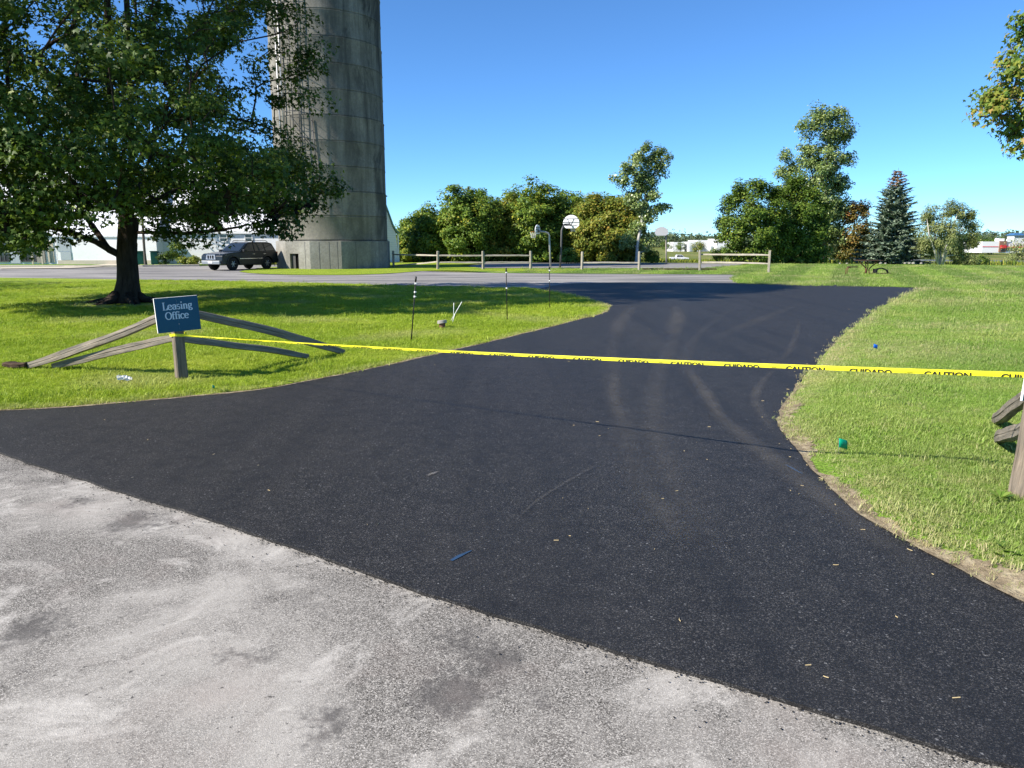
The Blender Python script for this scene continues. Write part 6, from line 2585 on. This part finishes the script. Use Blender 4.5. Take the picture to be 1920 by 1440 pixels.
def crumbs():
    """loose black aggregate shed along the raw edges of the new mat"""
    r = np.random.default_rng(63)
    V, F = [], []
    oct_f = [(0, 2, 4), (2, 1, 4), (1, 3, 4), (3, 0, 4), (2, 0, 5), (1, 2, 5), (3, 1, 5), (0, 3, 5)]
    pts = []
    d = np.gradient(L_OLD, axis=0)
    d /= np.linalg.norm(d, axis=1)[:, None]
    nn = np.stack([d[:, 1], -d[:, 0]], 1)
    if nn[len(nn) // 2, 1] > 0:
        nn = -nn
    for i in range(len(L_OLD)):
        for _ in range(9):
            q = L_OLD[i] + nn[i] * (abs(r.normal(0, .025)) if r.uniform() < .75 else abs(r.normal(0, .16))) + r.uniform(-.045, .045) * d[i]
            pts.append((q[0], q[1], 0.0))
    for x, y, z in pts:
        k = len(V)
        a, b, c = r.uniform(.002, .006, 3)
        t = r.uniform(0, 6.28)
        cx, sx = math.cos(t), math.sin(t)
        V += [(x + a * cx, y + a * sx, z), (x - a * cx, y - a * sx, z + .001), (x - b * sx, y + b * cx, z), (x + b * sx, y - b * cx, z + .001), (x, y, z + c), (x, y, z - .003)]
        F += [(p + k, q + k, w + k) for p, q, w in oct_f]
    o = np_mesh('asphalt_crumbs', np.array(V), np.array(F), 'new_asphalt')
    tag(o, 'loose black asphalt crumbs along the seam with the old road', 'gravel', kind='stuff')


crumbs()


# broad-leaved weeds along the near right edge
def weed(p, seed, label, n=9, L=.09):
    r = np.random.default_rng(seed)
    root = empty('weed', p, label, 'weed', 'broad-leaved weeds at the lawn edge')
    C, nr, tp, sz = [], [], [], []
    for k in range(n):
        a = 6.28 * k / n + r.normal(0, .2)
        d = np.array([math.cos(a), math.sin(a), r.uniform(.15, .7)])
        C.append(np.array(p) + d * L * .55)
        nr.append(np.array([-d[0] * d[2], -d[1] * d[2], 1]))
        tp.append(d)
        sz.append(L * r.uniform(.8, 1.2))
    V, F = leaf_cards(np.array(C), np.array(nr), np.array(tp), np.array(sz), dict(v=[(0, -.5, 0), (.18, -.1, .05), (.24, .2, .04), (0, .6, -.06), (-.24, .2, .04), (-.18, -.1, .05), (0, .1, 0)], f=[(0, 1, 2, 6), (6, 2, 3, 4), (0, 6, 4, 5)]))
    np_mesh('leaves', V, F, 'leaf_weed', root, np.repeat(r.uniform(0, 1, n), 3))


for i, (x, y, L, lab) in enumerate([(1873, 1045, .085, 'broad-leaved weed cluster at the worn edge below the right post'), (1893, 1035, .07, 'second weed beside the cluster below the right post'), (1848, 1030, .05, 'small weed in the straw below the right post'), (1875, 935, .07, 'pale weed at the foot of the right post'), (420, 735, .06, 'small weed by the tiny green flag'), (1905, 1062, .07, 'weed closest to the right picture edge')]):
    p = on_lawn(x, y) if x > 1000 else G(x, y, .012)
    weed(p, 400 + i, lab, 9, L)


# ------------------------------------------------------------------ the far land
def far_road():
    mb = MB()
    ln = MB()
    xs = np.linspace(60, 330, 50)
    ys = 172 + 0 * xs
    for (xa, xb) in zip(xs[:-1], xs[1:]):
        za, zb = tz(xa, 172), tz(xb, 172)
        mb.add([(xa, 166, tz(xa, 166) + .12), (xb, 166, tz(xb, 166) + .12), (xb, 184, tz(xb, 184) + .12), (xa, 184, tz(xa, 184) + .12)], [(0, 1, 2, 3)])
        ln.add([(xa, 176, tz(xa, 176) + .16), (xb, 176, tz(xb, 176) + .16), (xb, 176.4, tz(xb, 176.4) + .16), (xa, 176.4, tz(xa, 176.4) + .16)], [(0, 1, 2, 3)])
    o = mb.build('highway', 'old_asphalt', fix=False)
    tag(o, 'pale road passing behind the birch clump', 'road', kind='structure')
    ln.build('lane_marking', 'road_line', o, fix=False)
    g = MB()
    root = empty('guard_rail', (150, 188, tz(150, 188)), 'long low steel guard rail along the far road', 'guard rail')
    for xa, xb in zip(xs[:-1], xs[1:]):
        g.add([(xa, 188, tz(xa, 188) + .55), (xb, 188, tz(xb, 188) + .55), (xb, 188, tz(xb, 188) + .95), (xa, 188, tz(xa, 188) + .95), (xa, 188.1, tz(xa, 188) + .55), (xb, 188.1, tz(xb, 188) + .55), (xb, 188.1, tz(xb, 188) + .95), (xa, 188.1, tz(xa, 188) + .95)], [(0, 1, 2, 3), (4, 7, 6, 5), (3, 2, 6, 7)])
    g.build('beam', 'steel', root, fix=False)
    for k in range(40):
        xx = 62 + k * 6.5
        MB().box((xx, 188.2, tz(xx, 188) + .4), (.12, .12, .9)).build('rail_post', 'steel', root)


far_road()


def facade(root, Y, zb, items, X, Z):
    for p0, p1, q0, q1, dep, nm, mt in items:
        MB().prism([(X(p0), Y - dep, Z(q1)), (X(p1), Y - dep, Z(q1)), (X(p1), Y - dep, Z(q0)), (X(p0), Y - dep, Z(q0))], (0, dep + .05, 0)).build(nm, mt, root)


def far_buildings():
    # red and white shop
    Y = 330.0
    s = Y / CP / FPX
    X = lambda p: (p - 960) * s
    Z = lambda q: EYE + (455 - q) * s
    root = empty('roadside_shop', (X(1860), Y + 6, Z(471)), 'white shop with brick entrance tower and red awnings beyond the road', 'building')
    MB().prism([(X(1812), Y, Z(473)), (X(1906), Y, Z(473)), (X(1906), Y, Z(453)), (X(1812), Y, Z(453))], (0, 14, 0)).build('wall', 'far_white', root)
    facade(root, Y, 0, [(1842, 1854.5, 452, 471.5, .5, 'entrance_tower', 'brick'), (1854, 1862, 449, 454, .3, 'rooftop_unit', 'far_white')], X, Z)
    MB().box((X(1858), Y + 6, Z(450)), (2.4, 3, 1.2)).build('rooftop_unit', 'far_white', root)
    facade(root, Y, 0, [(1843.5, 1853, 459.5, 465, 1.1, 'sign_panel', 'red'), (1845, 1852, 466, 470.5, .62, 'entrance_door', 'glass_dark')], X, Z)
    for a, b in ((1855, 1862), (1866, 1874), (1877, 1888)):
        facade(root, Y, 0, [(a, b, 461.5, 463.6, .9, 'awning', 'red'), (a + .8, b - .8, 463.6, 469.5, .1, 'window', 'glass_dark')], X, Z)
    facade(root, Y, 0, [(1812, 1841, 461.6, 462.8, .1, 'red_band', 'red')], X, Z)
    # blue hipped roof behind
    Y = 420.0
    s = Y / CP / FPX
    rb = empty('blue_roof_building', (X2(1876, s), Y, 0), 'building with a blue hipped roof above the red and white shop', 'building')
    xa, xb = X2(1868, s), X2(1885, s)
    zq = lambda q: EYE + (455 - q) * s
    MB().box(((xa + xb) / 2, Y + 3, (zq(442) + tz(180, Y)) / 2), (xb - xa, 6, zq(442) - tz(180, Y))).build('wall', 'far_white', rb)
    m = MB()
    m.box(((xa + xb) / 2, Y + 3, (zq(442) + zq(438)) / 2), (xb - xa + 1.6, 7.6, zq(438) - zq(442)), 0, (.55, .5))
    m.build('roof', 'roof_blue', rb)
    for k in range(5):
        x0 = xa + (xb - xa) * (k + .2) / 5
        MB().prism([(x0, Y - .06, zq(446)), (x0 + .6, Y - .06, zq(446)), (x0 + .6, Y - .06, zq(443)), (x0, Y - .06, zq(443))], (0, .05, 0)).build('window', 'glass_dark', rb)
    # white warehouse in the gap
    Y = 520.0
    s = Y / CP / FPX
    z0 = tz(120, Y)
    zq = lambda q: EYE + (455 - q) * s
    rw = empty('warehouse', (X2(1310, s), Y, z0), 'long low white warehouse in the gap between the trees', 'building')
    for a, b, q, d in ((1253, 1274, 454, 0), (1279, 1300, 453.5, -4), (1296, 1330, 450.5, 3), (1328, 1365, 448.2, -6)):
        MB().box(((X2(a, s) + X2(b, s)) / 2, Y + 14 + d, (zq(q) + z0) / 2), (X2(b, s) - X2(a, s), 24, zq(q) - z0)).build('wall', 'far_white', rw)
    for a in (1284, 1290, 1322):
        MB().box((X2(a, s), Y - 2.2, z0 + 1.9), (2.2, .1, 3.4)).build('loading_door', 'grey_panel', rw)


def X2(p, s):
    return (p - 960) * s


far_buildings()


def pickup():
    Y = 225.0
    s = Y / CP / FPX
    c = at(1273, 486, Y)
    B = Vector((c.x, Y, tz(c.x, Y)))
    top = B.z
    B.z = tz(c.x, Y) + .12
    root = empty('pickup_truck', B, 'white crew-cab pickup passing in the field gap', 'truck')

    def P(x, y, z):
        return B + Vector((x, y, z))
    body = [(-2.75, .45), (2.75, .45), (2.8, .85), (1.55, 1.08), (-2.75, 1.05)]
    MB().prism([P(x, -.95, z) for x, z in body], (0, 1.9, 0)).build('body', 'car_white', root, bevel=.04)
    cab = [(1.35, 1.06), (.75, 1.72), (-.75, 1.74), (-1.05, 1.06)]
    MB().prism([P(x, -.85, z) for x, z in cab], (0, 1.7, 0)).build('cab', 'car_white', root, bevel=.04)
    for q in ([(1.15, 1.12), (.70, 1.62), (.15, 1.64), (.15, 1.12)], [(.05, 1.12), (.05, 1.64), (-.70, 1.65), (-.90, 1.12)]):
        MB().prism([P(x, -.86, z) for x, z in q], (0, -.02, 0)).build('window', 'glass_dark', root)
    for x in (-1.75, 1.75):
        for y in (-.82, .82):
            MB().tube([P(x, y - .12, .38), P(x, y + .12, .38)], .38, 16).build('wheel', 'rubber', root)
    MB().box(P(2.74, 0, .72), (.1, 1.6, .18)).build('grille', 'black', root)
    # farm track under the wheels
    t = MB()
    t.box((B.x + 4, Y, B.z - .352), (46, 6, .7), 0, (1.0, .9))
    o = t.build('farm_track', 'soil')
    tag(o, 'pale dirt track across the field under the white pickup', 'track', kind='structure')


pickup()


def far_wood():
    r = np.random.default_rng(77)
    C = []
    n = 2600
    x = np.concatenate([r.uniform(-900, 1500, n), r.uniform(120, 330, 900), r.uniform(520, 760, 700)])
    y = r.uniform(760, 960, len(x))
    h = np.clip(r.normal(11.5, 2.0, len(x)), 6, 17) * (1 + .15 * np.sin(x * .013) + .1 * np.sin(x * .05))
    zb = terrain(x, y)
    reps = 16
    X = np.repeat(x, reps)
    Yv = np.repeat(y, reps)
    H = np.repeat(h, reps)
    Zb = np.repeat(zb, reps)
    m = len(X)
    t = r.uniform(.05, 1, m)
    wid = 3.6 * np.sqrt(np.clip(1 - (t - .45) ** 2 * 2.6, .05, 1))
    a = r.uniform(0, 6.283, m)
    C = np.stack([X + np.cos(a) * wid * r.uniform(.3, 1, m), Yv + np.sin(a) * wid, Zb + H * t], 1)
    nrm = r.normal(0, .5, (m, 3)) + np.array([0, -.2, .7])
    V, F = leaf_cards(C, nrm, r.normal(0, 1, (m, 3)), r.uniform(1.6, 3.4, m), KITE)
    o = np_mesh('far_wood', V, F, 'leaf_far', None, r.uniform(0, 1, m))
    tag(o, 'long distant belt of woodland along the horizon', 'woodland', kind='stuff')


far_wood()


# shrubs out in the field and by the road
for i, (x, y, Y, w, h, lf, lab) in enumerate([
        (1310, 470, 470, 12, 7.5, 'leaf_box2', 'olive bush in front of the distant warehouse'),
        (1276, 470, 500, 9, 7, 'leaf_green', 'dark tree between the two warehouse blocks'),
        (1250, 468, 480, 9, 8, 'leaf_green', 'dark tree left of the distant warehouse'),
        (1912, 478, 190, 8.0, 6.6, 'leaf_birch', 'grey-green bush at the right edge before the shop'),
        (1862, 455, 370, 17, 8.5, 'leaf_green', 'trees left of the blue hipped roof'),
        (1833, 455, 360, 18, 9, 'leaf_green', 'trees behind the left end of the shop'),
        (1898, 455, 375, 12, 8.5, 'leaf_box', 'tree right of the blue hipped roof'),
        (1838, 492, 70, 1.6, 1.0, 'leaf_green', 'dark low bush just right of the birch clump'),
        (1895, 489, 120, 1.8, 1.3, 'leaf_birch', 'dry weed clump on the bank before the road'),
        (1405, 492, 72, 3.0, 1.4, 'leaf_green', 'low bush under the leafy maple beyond the fence'),
        (1350, 490, 74, 2.4, 1.6, 'leaf_green', 'low bush left of the leafy maple beyond the fence')]):
    p = at(x, y, Y)
    B = Vector((p.x, Y, tz(p.x, Y)))
    cl = ellipsoid_clusters((B.x, Y, B.z + h * .5), (w * .44, w * .40, h * .42), 34, 500 + i, .2, .3)
    root = empty('field_bush', B, lab, 'bush')
    foliage('foliage', root, cl, w * .16, 60, max(.10, w * .05), lf, KITE, 600 + i, .8)
    nodes, par, rad = grow([offset_seeds(B, [(0, 0, -.1), (0, 0, h * .3)])], cl, w * .004, w * .03, i)
    V, F = skin(nodes, par, rad, 4)
    np_mesh('stems', V, F, 'grey_bark', root)


def tall_grass():
    """meadow stalks along the edge of the mown ground"""
    r = np.random.default_rng(91)
    n = 20000
    x = r.uniform(-6, 110, n)
    y = r.uniform(65, 105, n)
    az = x / y
    ok = (az > -.05) & (az < .75) & ~((np.hypot(x, y) < 69))
    x, y = x[ok], y[ok]
    z = terrain(x, y)
    m = len(x)
    h = r.uniform(.16, .42, m) * (1 + .4 * np.sin(x * .3) * np.sin(y * .2))
    C = np.stack([x, y, z + h * .45], 1)
    tip = np.stack([r.normal(0, .25, m), r.normal(0, .25, m), np.ones(m)], 1)
    nrm = np.stack([r.normal(0, 1, m), r.normal(-1, .5, m), np.zeros(m)], 1)
    V, F = leaf_cards(C, nrm, tip, h, SLIM)
    o = np_mesh('meadow_grass', V, F, 'leaf_hosta', None, np.clip(r.normal(.35, .3, m), 0, 1))
    tag(o, 'rank meadow grass and weeds beyond the mown lawn', 'grass', kind='stuff')


tall_grass()


def power_line():
    root = empty('power_line', (235, 300, tz(235, 300)), 'thin utility wires with poles beyond the birch clump', 'power line')
    for xx in (120, 260):
        b = Vector((xx, 300, tz(xx, 300)))
        p = MB()
        p.tube([b, b + Vector((0, 0, 10.2))], [.16, .11], 8)
        p.build('pole', 'wood_far_post', root)
        MB().box(b + Vector((0, 0, 9.6)), (.12, 2.2, .14)).build('crossarm', 'wood_far', root)
    for k, z in enumerate((7.6, 9.75, 9.75)):
        pts = []
        for t in np.linspace(0, 1, 16):
            xx = 120 + 140 * t
            pts.append((xx, 300 + (0, -1, 1)[k], tz(120, 300) + z - 1.1 * 4 * t * (1 - t)))
        MB().tube(pts, .035, 4).build('wire', 'steel_dark', root)


power_line()
print('objects', len(bpy.data.objects))
